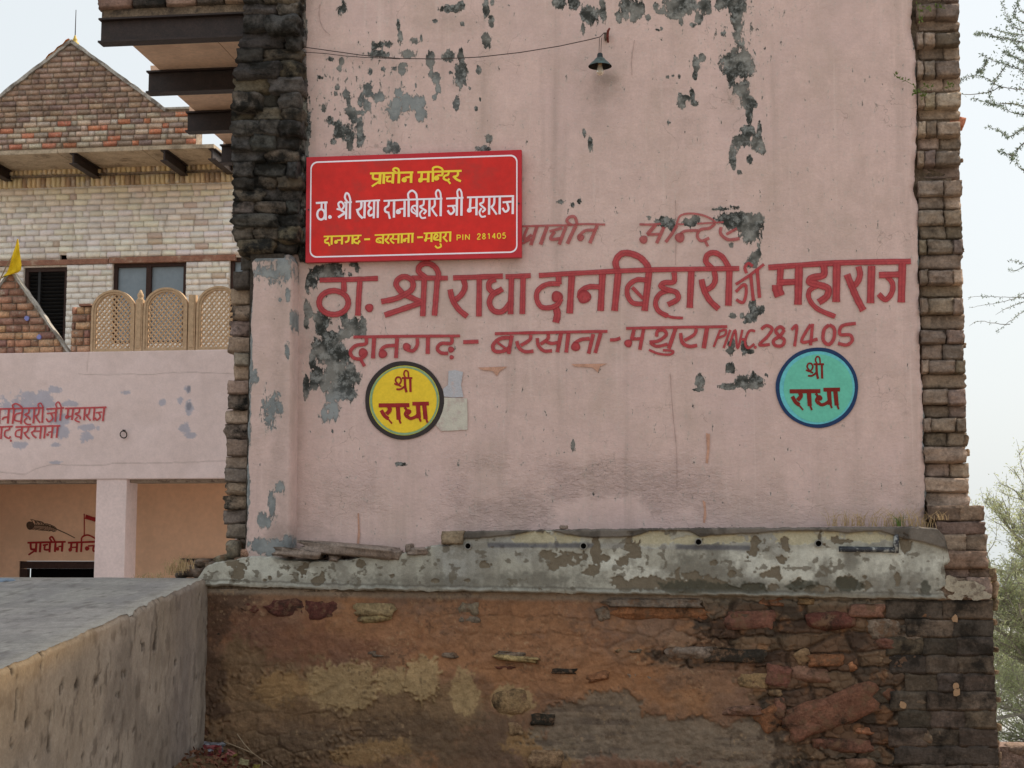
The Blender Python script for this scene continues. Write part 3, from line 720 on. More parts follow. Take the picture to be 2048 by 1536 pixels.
strokes('painted_word', B, B3, [(54, (608, 245), (1200, 205), (1878, 190)), (62, (718, 255), (708, 400)), (100, (688, 400), (690, 440), (712, 500)), (60, (705, 378), (850, 372)), (74, (882, 235), (872, 576)),
    (66, (1102, 225), (1100, 312), (1000, 335), (975, 375), (1060, 400), (1138, 430), (1130, 500), (1055, 555)), (48, (1050, 405), (975, 450), (975, 530), (1050, 615), (1205, 682))], W, big, YP)
strokes('painted_word', B, B3, [(74, (1218, 215), (1212, 552)), (58, (1410, 235), (1425, 310), (1395, 385), (1330, 425)), (66, (1308, 305), (1350, 410), (1398, 520), (1455, 628)), (72, (1528, 228), (1518, 562)),
    (60, (1592, 312), (1770, 306)), (52, (1668, 325), (1715, 390), (1705, 475), (1650, 530), (1590, 480)), (72, (1802, 205), (1792, 556))], W, big, YP)
sm = MAT['red_paint']; W = 36; WS[0] = 0.9
strokes('painted_word', B, B1, [(30, (430, 775), (850, 768), (1380, 765)), (36, (545, 785), (540, 835), (455, 850), (405, 900), (425, 955), (490, 970), (545, 930)), ('dot', 517, 915, 42), (34, (490, 965), (530, 1035)), (42, (615, 785), (605, 965)), (40, (820, 785), (810, 962)), [(800, 850), (715, 858), (670, 900)], ('dot', 692, 925, 40)], W, sm, YP)
strokes('painted_word', B, B1, [(36, (1000, 785), (998, 850), (960, 898), (905, 885)), ('dot', 905, 862, 36), (42, (1095, 780), (1092, 925)), (36, (1308, 780), (1300, 830), (1215, 832), (1178, 875), (1210, 915), (1275, 920)), ('dot', 1300, 886, 28), ('dot', 1305, 955, 20)], W, sm, YP)
strokes('painted_dash', B, B1, [(40, (1408, 820), (1545, 815))], W, sm, YP)
strokes('painted_word', B, B1, [(30, (1690, 745), (2050, 735)), (38, (1845, 780), (1740, 788), (1675, 845), (1690, 900), (1765, 900), (1830, 860)), (26, (1715, 825), (1790, 880)), (40, (1842, 760), (1812, 925)), (36, (2010, 755), (2000, 800), (1920, 850)), (36, (1885, 810), (1905, 870), (1960, 905), (2035, 900))], W, sm, YP)
strokes('painted_word', B, B2, [(32, (0, 866), (400, 858), (815, 850)), (36, (262, 870), (258, 920), (190, 970)), (36, (160, 912), (172, 985), (225, 1032), (298, 1030)), (36, (225, 935), (290, 962), (370, 950)), (42, (382, 865), (348, 1045)), (42, (452, 862), (430, 1048)),
    (40, (682, 875), (638, 1058)), (38, (650, 918), (565, 928), (500, 970)), ('dot', 518, 992, 44), (40, (752, 865), (700, 1052))], W, sm, YP)
strokes('painted_dash', B, B2, [(36, (838, 930), (890, 928), (935, 912))], W, sm, YP)
strokes('painted_word', B, B2, [(30, (988, 822), (1500, 812), (1930, 806)), (40, (1062, 835), (1040, 925)), ('dot', 1008, 962, 38), (34, (1030, 922), (1130, 918)), (38, (1152, 825), (1115, 1022)),
    (36, (1205, 950), (1290, 938), (1362, 882), (1335, 838), (1280, 850), (1272, 900)), (34, (1210, 955), (1275, 990), (1375, 968)), (42, (1450, 820), (1385, 1012)), (26, (1200, 1022), (1290, 1058), (1395, 1066), (1425, 1035), (1330, 1025)),
    (36, (1642, 825), (1622, 880), (1530, 935)), (38, (1495, 865), (1512, 955), (1575, 990), (1650, 980)), (48, (1742, 815), (1710, 1008))], W, sm, YP)
strokes('painted_pin_code', B, B3, [(24, (180, 800), (122, 952)), (24, (178, 812), (228, 800), (222, 845), (155, 872)), (24, (270, 800), (210, 962)), (24, (262, 945), (312, 802), (335, 965), (378, 798)), ('dot', 385, 885, 14),
    (26, (492, 812), (440, 810), (402, 900), (425, 962), (485, 925)), ('dot', 492, 955, 14), (32, (545, 795), (592, 762), (642, 790), (600, 860), (530, 932), (622, 930)),
    (34, (752, 800), (715, 772), (675, 805), (700, 850), (750, 890), (730, 940), (670, 938), (655, 895), (715, 850), (752, 800)), (30, (815, 800), (862, 765), (842, 948)), (32, (985, 750), (905, 905), (1048, 882)), (32, (1003, 745), (985, 938)),
    (36, (1150, 755), (1105, 800), (1098, 890), (1145, 930), (1190, 880), (1195, 790), (1150, 755)), (34, (1388, 742), (1265, 765), (1248, 840), (1335, 845), (1355, 895), (1305, 935), (1228, 918))], W, sm, YP)
W = 24; fm = MAT['red_faint']
strokes('painted_word', B, B5, [(18, (85, 200), (340, 192), (420, 192), (560, 182), (722, 186)), [(135, 208), (112, 262), (112, 300), (165, 262)], (30, (205, 200), (158, 342)), (20, (92, 332), (160, 295)), (32, (282, 200), (232, 338)), (24, (300, 238), (395, 212)), (28, (340, 240), (308, 295), (385, 292)), (30, (425, 200), (372, 338)),
    (32, (500, 192), (435, 332)), (26, (470, 192), (432, 162), (450, 130), (492, 130), (510, 190)), (30, (662, 192), (605, 328)), (26, (645, 230), (572, 232), (520, 275)), ('dot', 535, 285, 28)], W, fm, YP)
strokes('painted_word', B, B5, [(20, (982, 184), (1060, 186), (1145, 180)), (32, (1105, 188), (1040, 262)), ('dot', 1013, 300, 32), (24, (1040, 262), (1135, 258)), (30, (1168, 205), (1112, 328)), (28, (1268, 190), (1225, 260), (1180, 320)), (18, (1265, 178), (1290, 122), (1355, 102), (1450, 112), (1530, 145), (1562, 175)), (16, (1258, 182), (1320, 184)),
    (24, (1428, 230), (1330, 235), (1290, 262)), ('dot', 1288, 285, 38), (16, (1420, 180), (1540, 172), (1620, 168)), (26, (1555, 178), (1515, 212), (1445, 225), (1420, 270), (1450, 310), (1512, 288)), (24, (1478, 308), (1502, 352)), (28, (1602, 205), (1598, 255), (1655, 300), (1742, 292)), (24, (1722, 215), (1640, 260))], W, fm, YP)

# painted roundels
WS[0] = 1.0
def disc(name, parent, cpx, cpy, rx, ry, m, y, hole=None, ph=0.0):
    n = 72; V = []; F = []
    for k in range(n):
        a = 2*math.pi*k/n; wv = 1+0.006*math.sin(3*a+ph)+0.004*math.sin(7*a+ph*2)
        V.append(P(cpx+rx*wv*math.cos(a), cpy+ry*wv*math.sin(a), y))
    if hole:
        for k in range(n):
            a = 2*math.pi*k/n; wv = 1+0.006*math.sin(2*a+ph*3)
            V.append(P(cpx+hole[0]*wv*math.cos(a), cpy+hole[1]*wv*math.sin(a), y))
        F = [(k, (k+1) % n, n+(k+1) % n, n+k) for k in range(n)]
    else: F = [tuple(range(n))]
    me = bpy.data.meshes.new(name); me.from_pydata([tuple(v) for v in V], [], F); return link(name, me, m, parent)
C6 = (700, 700, 7.681); C7 = (1520, 680, 8.083)
def shri(par, m, crop, y, place=None):
    strokes('painted_word', par, crop, [(38, (842, 430), (848, 560), (868, 650)), (36, (925, 430), (930, 645)), (30, (798, 430), (958, 430)), (24, (852, 425), (828, 370), (848, 318), (890, 335), (900, 425)),
        (26, (680, 515), (740, 535), (785, 480), (768, 425), (722, 420), (700, 470), (745, 535), (790, 560)), (30, (712, 602), (780, 600), (850, 548))], 34, m, y, 0.02, place)
def radha(par, m, crop, y, place=None):
    strokes('painted_word', par, crop, [(62, (440, 850), (912, 846)), (62, (595, 870), (612, 920), (560, 985)), (58, (480, 925), (530, 1010), (590, 1055)), (26, (570, 1040), (645, 1130)), (66, (735, 870), (748, 1070)), (30, (750, 1050), (780, 1130)),
        (40, (840, 880), (868, 930), (845, 985), (880, 1040)), (50, (868, 1000), (920, 1050), (990, 1035), (1050, 990)), ('dot', 898, 950, 44), (58, (958, 825), (1212, 822)), (66, (1042, 840), (1058, 1050)), (30, (1060, 1030), (1088, 1100)), (66, (1140, 840), (1162, 1060)), (30, (1165, 1040), (1192, 1118))], 60, m, y, 0.02, place)
disc('black_outline', B, 808.7, 800.9, 79, 78.5, MAT['black_ring'], YP, (70, 70), 1)
disc('lime_rim', B, 808.7, 800.9, 73, 73, MAT['lime_paint'], YP+.0012, None, 2)
disc('yellow_disc', B, 808.7, 800.9, 64.5, 64.5, MAT['yellow_paint'], YP, None, 1)
disc('teal_line', B, 808.7, 800.9, 68.5, 68.5, MAT['teal_ring'], YP-.0006, (65, 65), 4)
shri(B, MAT['maroon'], C6, YP-.001); radha(B, MAT['maroon'], C6, YP-.001)
disc('navy_outline', B, 1634.3, 775.4, 82.5, 80.5, MAT['navy_ring'], YP, (75, 73.5), 5)
disc('blue_rim', B, 1634.3, 775.4, 77, 75.5, MAT['sky_ring'], YP+.0012, None, 2)
disc('mint_disc', B, 1636.3, 776.4, 69, 68, MAT['mint_paint'], YP, None, 3)
shri(B, MAT['maroon2'], C7, YP-.001, lambda x, y: ((x-435)*1.05+485, (y-850)*1.08+845))
radha(B, MAT['maroon2'], C7, YP-.001, lambda x, y: ((x-435)*1.053+475, (y-850)*1.08+830))
# repair patch of bare lime plaster and drips
def flat_patch(name, parent, pts, m, y):
    me = bpy.data.meshes.new(name); me.from_pydata([tuple(P(a, b, y)) for a, b in pts], [], [tuple(range(len(pts)))]); return link(name, me, m, parent)
MAT['limepatch'] = simple('bare_lime_patch', C(166, 162, 152, K), 0.95, 0.08, 30, 0.003, dirt=C(156, 144, 138, K))
MAT['bluepatch'] = simple('blue_grey_patch', C(152, 152, 158, K), 0.95, 0.06, 20, 0.003, dirt=C(160, 144, 142, K))
MAT['drip'] = simple('terracotta_drip', C(158, 122, 106, K), 0.95, 0.15, 40, 0.002)
flat_patch('lime_patch', B, [(884, 795), (912, 796), (934, 797), (935, 830), (935, 859), (910, 861), (882, 862), (872, 850), (880, 836), (886, 815)], MAT['limepatch'], -.0055)
flat_patch('grey_patch', B, [(897, 742), (910, 740), (926, 744), (922, 770), (927, 794), (905, 795), (888, 793), (886, 778), (896, 770)], MAT['bluepatch'], -.0058)
for pts in ([(715, 1027), (718, 1026), (719, 1050), (720, 1070), (718, 1088), (714, 1087), (716, 1060)], [(1412, 866), (1420, 868), (1419, 900), (1416, 927), (1411, 925), (1414, 900)], [(1405, 1000), (1411, 1004), (1413, 1030), (1410, 1046), (1406, 1045), (1408, 1020)],
            [(1142, 728), (1215, 727), (1200, 733), (1196, 745), (1185, 735), (1150, 733)], [(955, 735), (1015, 733), (1000, 742), (994, 752), (985, 742), (965, 740)]):
    flat_patch('paint_drip', B, pts, MAT['drip'], -.006)
# hairline cracks and trowel lines
for l_ in ([(1351, 400), (1352, 470), (1351, 530)], [(1340, 745), (1346, 830), (1353, 900), (1354, 975)], [(1269, 80), (1263, 120), (1264, 150)], [(640, 8), (638, 30), (645, 55), (660, 70)]):
    strokes('hairline_crack', B, (0, 0, 1), [l_], 1.1, MAT.setdefault('crack', simple('crack', C(140, 120, 115, K), 1, .1, 20, 0)), -.0058, 0.3)

# =================================================================== SIGN BOARD
SB = thing('sign_board', 'red temple name board with white and yellow Hindi lettering fixed on the pink wall', 'sign', tuple(P(825, 415, -.05)))
S = (590, 280, 4.267); YS = -.055
cor = [(613, 314.5), (1043, 299.5), (1043, 514.5), (611, 525)]
q = [P(a, b, YS) for a, b in cor]; r = [v+np.array([0, .035, 0]) for v in q]
me = MB(); me.add(q+r, [(0, 3, 2, 1), (4, 5, 6, 7), (0, 1, 5, 4), (1, 2, 6, 5), (2, 3, 7, 6), (3, 0, 4, 7)]); o = me.build('board_panel', MAT['sign_rim'], SB)
def sgn(u, v):  # board coordinates 0..1 to photo pixels
    a = np.array(cor[0])*(1-u)*(1-v)+np.array(cor[1])*u*(1-v)+np.array(cor[2])*u*v+np.array(cor[3])*(1-u)*v; return a
def rrect(m0, m1, rr, n=8, asp=2.03):
    pts = []
    for cx, cy, a0 in ((1-m0-rr, m1+rr*asp, -90), (1-m0-rr, 1-m1-rr*asp, 0), (m0+rr, 1-m1-rr*asp, 90), (m0+rr, m1+rr*asp, 180)):
        for k in range(n+1):
            a = math.radians(a0+90*k/n); pts.append((cx+rr*math.cos(a), cy+rr*asp*math.sin(a)))
    return pts
pts = [P(*sgn(u, v), YS-.0012) for u, v in rrect(.0195, .045, .033)]
me = bpy.data.meshes.new('red_field'); me.from_pydata([tuple(p) for p in pts], [], [tuple(range(len(pts)))]); link('red_field', me, MAT['sign_red'], SB)
o1 = [P(*sgn(u, v), YS-.002) for u, v in rrect(.0185, .043, .033)]; o2 = [P(*sgn(u, v), YS-.002) for u, v in rrect(.0245, .057, .029)]
n = len(o1); me = bpy.data.meshes.new('white_border'); me.from_pydata([tuple(p) for p in o1+o2], [], [(i, (i+1) % n, n+(i+1) % n, n+i) for i in range(n)]); link('white_border', me, MAT['sign_white'], SB)
WS[0] = 0.80; YT = YS-.0024; sy = MAT['sign_yellow']; sw = MAT['sign_white']
strokes('printed_word', SB, S, [(22, (640, 286), (1010, 276)), (24, (668, 290), (668, 328), (720, 336)), (30, (728, 285), (722, 376)), (20, (655, 396), (722, 352)), (28, (760, 285), (756, 373)), (18, (772, 316), (818, 311)), (20, (796, 314), (786, 350), (836, 352)), (28, (838, 285), (833, 371)),
    (28, (888, 285), (885, 370)), (22, (862, 278), (838, 255), (855, 240), (882, 250), (888, 285)), (28, (992, 280), (990, 366)), (22, (985, 315), (942, 320)), ('dot', 932, 340, 22)], 24, sy, YT, 0)
strokes('printed_word', SB, S, [(22, (1045, 276), (1422, 263)), (26, (1082, 280), (1078, 340)), ('dot', 1070, 343, 20), (20, (1080, 336), (1130, 334)), (28, (1138, 275), (1136, 361)), (26, (1178, 272), (1176, 357)), (22, (1180, 272), (1178, 240), (1212, 229), (1250, 242), (1265, 270)),
    (20, (1262, 302), (1215, 302)), ('dot', 1208, 325, 22), (22, (1312, 270), (1306, 296), (1278, 306), (1270, 330), (1300, 344), (1318, 330)), (20, (1302, 342), (1326, 374)), (24, (1390, 270), (1388, 300), (1355, 318)), (24, (1350, 308), (1378, 335), (1416, 352)), (24, (1260, 275), (1258, 300))], 24, sy, YT, 0)
WS[0] = 0.70
strokes('printed_word', SB, S, [(24, (178, 538), (278, 532)), (24, (228, 540), (226, 588)), (26,)+tuple(ring_pts(222, 635, 32, 44, -90, 270)), (28, (260, 538), (262, 682)), ('dot', 298, 657, 16)], 28, sw, YT, 0)
strokes('printed_word', SB, S, [(22, (420, 534), (486, 530)), (26, (438, 534), (436, 676)), (28, (470, 530), (468, 673)), (24, (448, 530), (426, 492), (436, 455), (456, 462), (470, 500), (472, 532)),
    (24, (355, 588), (398, 592), (418, 560), (395, 528), (370, 545), (390, 595), (434, 622)), (28, (368, 660), (434, 618))], 28, sw, YT, 0)
strokes('printed_word', SB, S, [(22, (518, 526), (726, 514)), (28, (566, 528), (564, 575), (536, 598)), (28, (528, 588), (545, 635), (578, 668)), (28, (596, 524), (592, 668)), (24, (640, 526), (628, 562), (655, 582)), (26, (655, 580), (628, 610), (635, 645), (672, 632)), (26, (676, 520), (672, 668)), (26, (708, 518), (706, 664))], 28, sw, YT, 0)
strokes('printed_word', SB, S, [(22, (756, 520), (1000, 508), (1258, 500)), (26, (802, 524), (796, 560), (770, 580), (772, 610), (805, 622)), (24, (796, 616), (810, 672)), (28, (846, 518), (844, 662)), (28, (936, 514), (934, 656)), (22, (930, 585), (892, 590)), ('dot', 882, 612, 22),
    (28, (970, 512), (970, 656)), (24, (972, 512), (966, 458), (1000, 432), (1034, 460), (1040, 512)), (28, (1042, 508), (1042, 656)), (22, (1034, 560), (1002, 568), (996, 608), (1034, 632)), (14, (1004, 575), (1036, 618)),
    (24, (1100, 510), (1096, 552), (1068, 568), (1092, 588), (1118, 606), (1098, 632)), (22, (1088, 598), (1066, 628), (1080, 664), (1118, 662)), (28, (1148, 505), (1146, 652)), (26, (1192, 505), (1192, 556), (1168, 582)), (24, (1164, 580), (1188, 620), (1212, 650)), (28, (1245, 500), (1243, 650)), (22, (1212, 500), (1202, 452), (1220, 426), (1240, 450), (1246, 505))], 28, sw, YT, 0)
strokes('printed_word', SB, S, [(22, (1290, 500), (1438, 492)), (22, (1300, 565), (1372, 560)), (26, (1345, 565), (1358, 605), (1328, 632), (1302, 600)), (28, (1382, 496), (1380, 646)), (28, (1422, 492), (1420, 646)), (22, (1392, 492), (1385, 442), (1402, 420), (1420, 445), (1424, 495))], 28, sw, YT, 0)
strokes('printed_word', SB, S, [(22, (1468, 490), (1870, 478)), (28, (1498, 492), (1492, 590)), ('dot', 1487, 600, 20), (20, (1490, 582), (1545, 576)), (28, (1550, 490), (1548, 642)), (24, (1610, 490), (1606, 530), (1578, 546), (1602, 570), (1622, 592), (1598, 616)), (22, (1592, 582), (1574, 618), (1592, 654), (1628, 650)),
    (28, (1658, 488), (1656, 637)), (26, (1702, 486), (1698, 545), (1675, 572)), (24, (1672, 566), (1698, 602), (1722, 636)), (28, (1748, 484), (1746, 634)), (24, (1772, 532), (1848, 526)), (26, (1808, 532), (1822, 588), (1795, 612), (1770, 580)), (28, (1860, 480), (1858, 632))], 28, sw, YT, 0)
WS[0] = 0.80
strokes('printed_word', SB, S, [(16, (245, 824), (568, 814)), (20, (282, 826), (278, 845), (258, 855), (260, 875), (290, 880)), (18, (282, 874), (296, 904)), (22, (314, 822), (312, 893)), (22, (402, 820), (400, 891)), (16, (395, 853), (358, 856)), ('dot', 350, 870, 16), (22, (458, 818), (455, 858), (428, 874)), (22, (492, 816), (490, 888)), (20, (540, 816), (536, 840), (508, 848), (508, 872), (545, 884)), ('dot', 548, 866, 11)], 20, sy, YT, 0)
strokes('printed_dash', SB, S, [(20, (590, 848), (640, 846))], 20, sy, YT, 0)
strokes('printed_word', SB, S, [(16, (680, 812), (1015, 798)), (18, (742, 838), (704, 842), (698, 868), (738, 876)), (10, (706, 848), (738, 872)), (22, (752, 812), (750, 886)), (20, (798, 810), (792, 838), (768, 850)), (18, (766, 848), (785, 870), (804, 884)), (20, (838, 808), (834, 834), (812, 846)), (18, (810, 844), (826, 868), (846, 882)),
    (14, (834, 846), (878, 845)), (22, (884, 806), (882, 882)), (22, (912, 804), (910, 880)), (22, (970, 802), (968, 878)), (14, (962, 840), (940, 842)), ('dot', 934, 856, 15), (22, (1003, 802), (1001, 876))], 20, sy, YT, 0)
strokes('printed_dash', SB, S, [(20, (1042, 831), (1092, 829))], 20, sy, YT, 0)
strokes('printed_word', SB, S, [(16, (1098, 797), (1335, 786)), (22, (1124, 800), (1118, 848)), ('dot', 1114, 854, 13), (14, (1118, 842), (1158, 838)), (22, (1166, 796), (1164, 870)), (18, (1192, 842), (1218, 822), (1208, 804), (1192, 814), (1188, 848), (1234, 852)), (22, (1242, 792), (1240, 872)), (18, (1196, 902), (1216, 920), (1246, 908), (1238, 882)),
    (20, (1288, 790), (1284, 818), (1264, 832)), (18, (1262, 828), (1282, 850), (1300, 868)), (22, (1326, 788), (1323, 866))], 20, sy, YT, 0)
def digit(d, x, y, w_, h_):
    D = {'2': [[(0, .25), (.4, 0), (.95, .15), (.7, .5), (0, 1), (1, 1)]], '8': [[(.5, .48), (.1, .25), (.5, 0), (.9, .25), (.5, .48), (0, .75), (.5, 1), (1, .75), (.5, .48)]], '1': [[(.2, .2), (.6, 0)], [(.6, 0), (.6, 1)]],
         '4': [[(.7, 0), (.35, .35), (0, .7)], [(0, .7), (1, .7)], [(.72, 0), (.72, 1)]], '0': [[(.5, 0), (.05, .2), (0, .5), (.05, .8), (.5, 1), (.95, .8), (1, .5), (.95, .2), (.5, 0)]], '5': [[(.9, 0), (.2, 0)], [(.2, 0), (.1, .45)], [(.1, .45), (.6, .35), (1, .65), (.6, 1), (0, .9)]]}
    return [[(x+a*w_, y+b*h_-0.03*(x-1550)) for a, b in s_] for s_ in D[d]]
it = [[(1383, 808), (1383, 856)], [(1383, 812), (1408, 814), (1408, 832), (1384, 836)], [(1432, 806), (1432, 853)], [(1455, 851), (1455, 806)], [(1455, 808), (1488, 848)], [(1488, 850), (1488, 804)]]
for i, d in enumerate('281405'): it += digit(d, 1556+i*43, 800, 26, 46)
strokes('printed_pin_code', SB, S, it, 10, sy, YT, 0)
for u, v in ((.012, .5), (.988, .5)):
    p = P(*sgn(u, v), YS-.002); MB().tube([p, p+np.array([0, -.004, 0])], .005, 8).build('screw', MAT['iron'], SB)

# =================================================================== LAMP, WIRE, HOOK
LY = -.13
wr = thing('overhead_wire', 'thin twisted black wire sagging across the upper pink wall', 'wire', tuple(P(610, 95, -.02)))
hook = P(1212, 68, -.05)
wp = [P(606, 94, -.03), P(650, 100, -.03), P(720, 110, -.04), P(800, 117, -.05), P(880, 118, -.06), P(960, 114, -.08), P(1040, 105, -.10), P(1120, 92, -.12), P(1180, 79, -.13), P(1200, 74, -.12), P(1208, 66, -.07), hook]
MB().tube(wp, .0028, 5).build('cable', MAT['wire'], wr)
wp2 = [P(604, 104, -.03), P(650, 107, -.03), P(690, 112, -.035), P(730, 115, -.04), P(800, 118, -.05)]
MB().tube(wp2, .0022, 5).build('cable', MAT['wire'], wr)
hk = thing('wall_hook', 'rusty hook nailed in the wall where the wire ends above the lamp', 'hook', tuple(hook))
MB().tube([P(1219, 57, -.06), P(1216, 62, -.07), P(1215, 72, -.06), P(1216, 84, .0)], [.006, .008, .007, .006], 7).build('iron_rod', MAT['rust'], hk)
MB().box(P(1208, 70, -.03)[0], P(1217, 70, -.03)[0], -.035, 0.01, P(1210, 82, 0)[2], P(1210, 69, 0)[2], .002).build('peg', MAT['slab'], hk)
lb = P(1200, 128, LY)
LP = thing('hanging_lamp', 'small dark green conical lamp shade with a clear bulb hanging from the wire', 'lamp', tuple(lb))
top = P(1200, 108, LY); hh = lb[2]; z0 = P(1200, 133, LY)[2]
R = 0.0685
prof_o = [(R, z0), (R*0.98, z0+.004), (R*.80, z0+.018), (R*.55, z0+.034), (R*.40, z0+.046), (R*.30, z0+.052)]
m = MB().lathe([(r_, z_) for r_, z_ in prof_o], (lb[0], lb[1], 0), 32); m.build('lamp_shade', MAT['shade'], LP, True)
m = MB().lathe([(R*.995, z0+.0005)]+[(r_-.002, z_-.002) for r_, z_ in prof_o[1:]], (lb[0], lb[1], 0), 32); m.build('shade_lining', MAT['shade_in'], LP, True)
m = MB().lathe([(0.0001, z0+.080), (.013, z0+.079), (.016, z0+.072), (.017, z0+.056), (.026, z0+.046), (.027, z0+.040)], (lb[0], lb[1], 0), 20); m.build('lamp_cap', simple('dark_bakelite', C(42, 48, 52), .5, .2, 40, 0), LP, True)
k = NT('clear_bulb_glass'); k.b.inputs['Transmission Weight'].default_value = 0.35; gl = k.done(C(176, 164, 148, 1.5), 0.2, None, 0.5)
m = MB().lathe([(.012, z0+.012), (.013, z0-.002), (.018, z0-.016), (.0235, z0-.030), (.022, z0-.042), (.014, z0-.052), (.0005, z0-.055)], (lb[0], lb[1], 0), 20); m.build('bulb', gl, LP, True)
m = MB().lathe([(.0125, z0+.03), (.0125, z0+.006), (.0005, z0+.006)], (lb[0], lb[1], 0), 14); m.build('bulb_socket', simple('brass_socket', C(120, 96, 64), .5, .2, 40, 0), LP, True)
for dx in (-.006, .006):
    p1 = P(1201, 76, LY); MB().tube([p1+np.array([dx, 0, 0]), (lb[0]+dx*.9, lb[1], z0+.076)], .0018, 5).build('cord', MAT['wire'], LP)

# =================================================================== LEDGE AND RUBBLE WALL BELOW
LW = thing('retaining_wall', 'rubble and clay retaining wall with a peeling grey-white plaster ledge under the pink wall', 'wall', (-.5, -.2, .5))
YL = -.22
def px_to_x_at(px, z, y):
    x = np.zeros_like(z)
    for _ in range(5):
        q = proj(x, y+0*z, z)[0]; x = x+(px-q)/350.0
    return x
# lime plastered band
nU, nV = 1000, 90
pxs = np.linspace(396, 1893, nU)
topy = lut(pxs, [(396, 1152), (410, 1133), (430, 1124), (455, 1120), (470, 1117), (500, 1112), (540, 1113), (580, 1120), (640, 1121), (700, 1118), (720, 1112), (790, 1110), (838, 1096), (875, 1088), (885, 1090), (925, 1084), (930, 1062), (1300, 1056), (1845, 1053), (1872, 1056), (1884, 1066), (1890, 1090), (1893, 1110)])
topy = topy+2.0*(fbm(pxs*.06, pxs*0, 21)-.5)*2+1.2*(fbm(pxs*.3, pxs*0, 22)-.5)*2
boty = lut(pxs, [(396, 1172), (470, 1172), (520, 1174), (700, 1180), (900, 1183), (1300, 1190), (1600, 1194), (1893, 1198)])+2.5*(fbm(pxs*.07, pxs*0, 23)-.5)*2
V = np.linspace(0, 1, nV)[:, None]
PY = topy[None, :]*(1-V)+boty[None, :]*V; PXm = 396+(pxs[None, :]-396)*(1+.010*(fbm(np.linspace(0, 9, nV), 0, 24)[:, None]-.5)*2-.004*np.linspace(0, 1, nV)[:, None])
def to_world(PXm, PY, y):
    d = FW[None, None, :]+((PXm-1024)/FPX)[..., None]*RT+((768-PY)/FPX)[..., None]*UP
    t = (y-CAM[1])/d[..., 1]
    return CAM[0]+t*d[..., 0], CAM[2]+t*d[..., 2]
X, Z = to_world(PXm, PY, YL+0*PY)
nz = fbm(X*9, Z*9, 31); nz2 = fbm(X*30, Z*30, 32); nz3 = fbm(X*3, Z*3, 33)
def base_col(c): return np.ones(X.shape+(3,))*np.array(c)
def over(colr, mask, c):
    return colr*(1-mask[..., None])+np.array(c)*mask[..., None]
cl = base_col(C(138, 136, 127, K)); cl = cl*(0.84+0.34*nz[..., None])
cl = over(cl, sstep(.5, .75, nz3)*.6, C(122, 122, 120, K))
def msk(L, k_=.5, soft=.08, n_=None):
    f = blobs(PXm, PY, L); n_ = (.42*nz+.36*fbm(X*26, Z*26, 131, 3)+.22*vn(X*70, Z*70, 132)) if n_ is None else n_
    k_ = k_*1.35
    return sstep(-soft, soft, f+(n_-.5)*k_*2)
white = [(1230, 1125, 60, 14), (1290, 1150, 60, 16), (1500, 1120, 60, 14), (1600, 1140, 120, 22), (1800, 1130, 90, 30), (530, 1135, 55, 22), (610, 1145, 20, 14), (1440, 1115, 40, 20), (1650, 1110, 80, 18)]
cl = over(cl, msk(white, .5, .35)*.75, C(166, 166, 158, K))
grime = [(1375, 1130, 45, 30), (1420, 1140, 40, 40), (1440, 1175, 120, 22), (1650, 1150, 20, 30), (1600, 1178, 120, 14), (900, 1165, 200, 12, .6), (1050, 1160, 120, 16, .6), (1430, 1100, 20, 22), (1700, 1120, 20, 30), (1790, 1165, 70, 22, .6)]
cl = over(cl, msk(grime, .9, .5)*.7, C(80, 77, 70, K))
streak = sstep(.5, .72, fbm(X*13, Z*1.2, 36))*sstep(0, .5, V)
cl = over(cl, streak*.45, C(96, 92, 84, K)); cl = over(cl, sstep(.58, .7, fbm(X*16, Z*16, 37))*.5, C(104, 100, 92, K))
cl = over(cl, sstep(.66, .7, fbm(X*22, Z*26, 38))*.8, C(86, 80, 70, K))
cream = [(1085, 1075, 55, 12), (1130, 1078, 30, 10), (1310, 1078, 50, 14), (1370, 1080, 40, 8), (1455, 1078, 60, 10), (1600, 1075, 60, 14), (1660, 1070, 24, 10), (1730, 1073, 60, 12), (1050, 1080, 30, 5)]
crm = msk(cream, .9, .08); cl = over(cl, crm*.8, C(152, 145, 122, K))
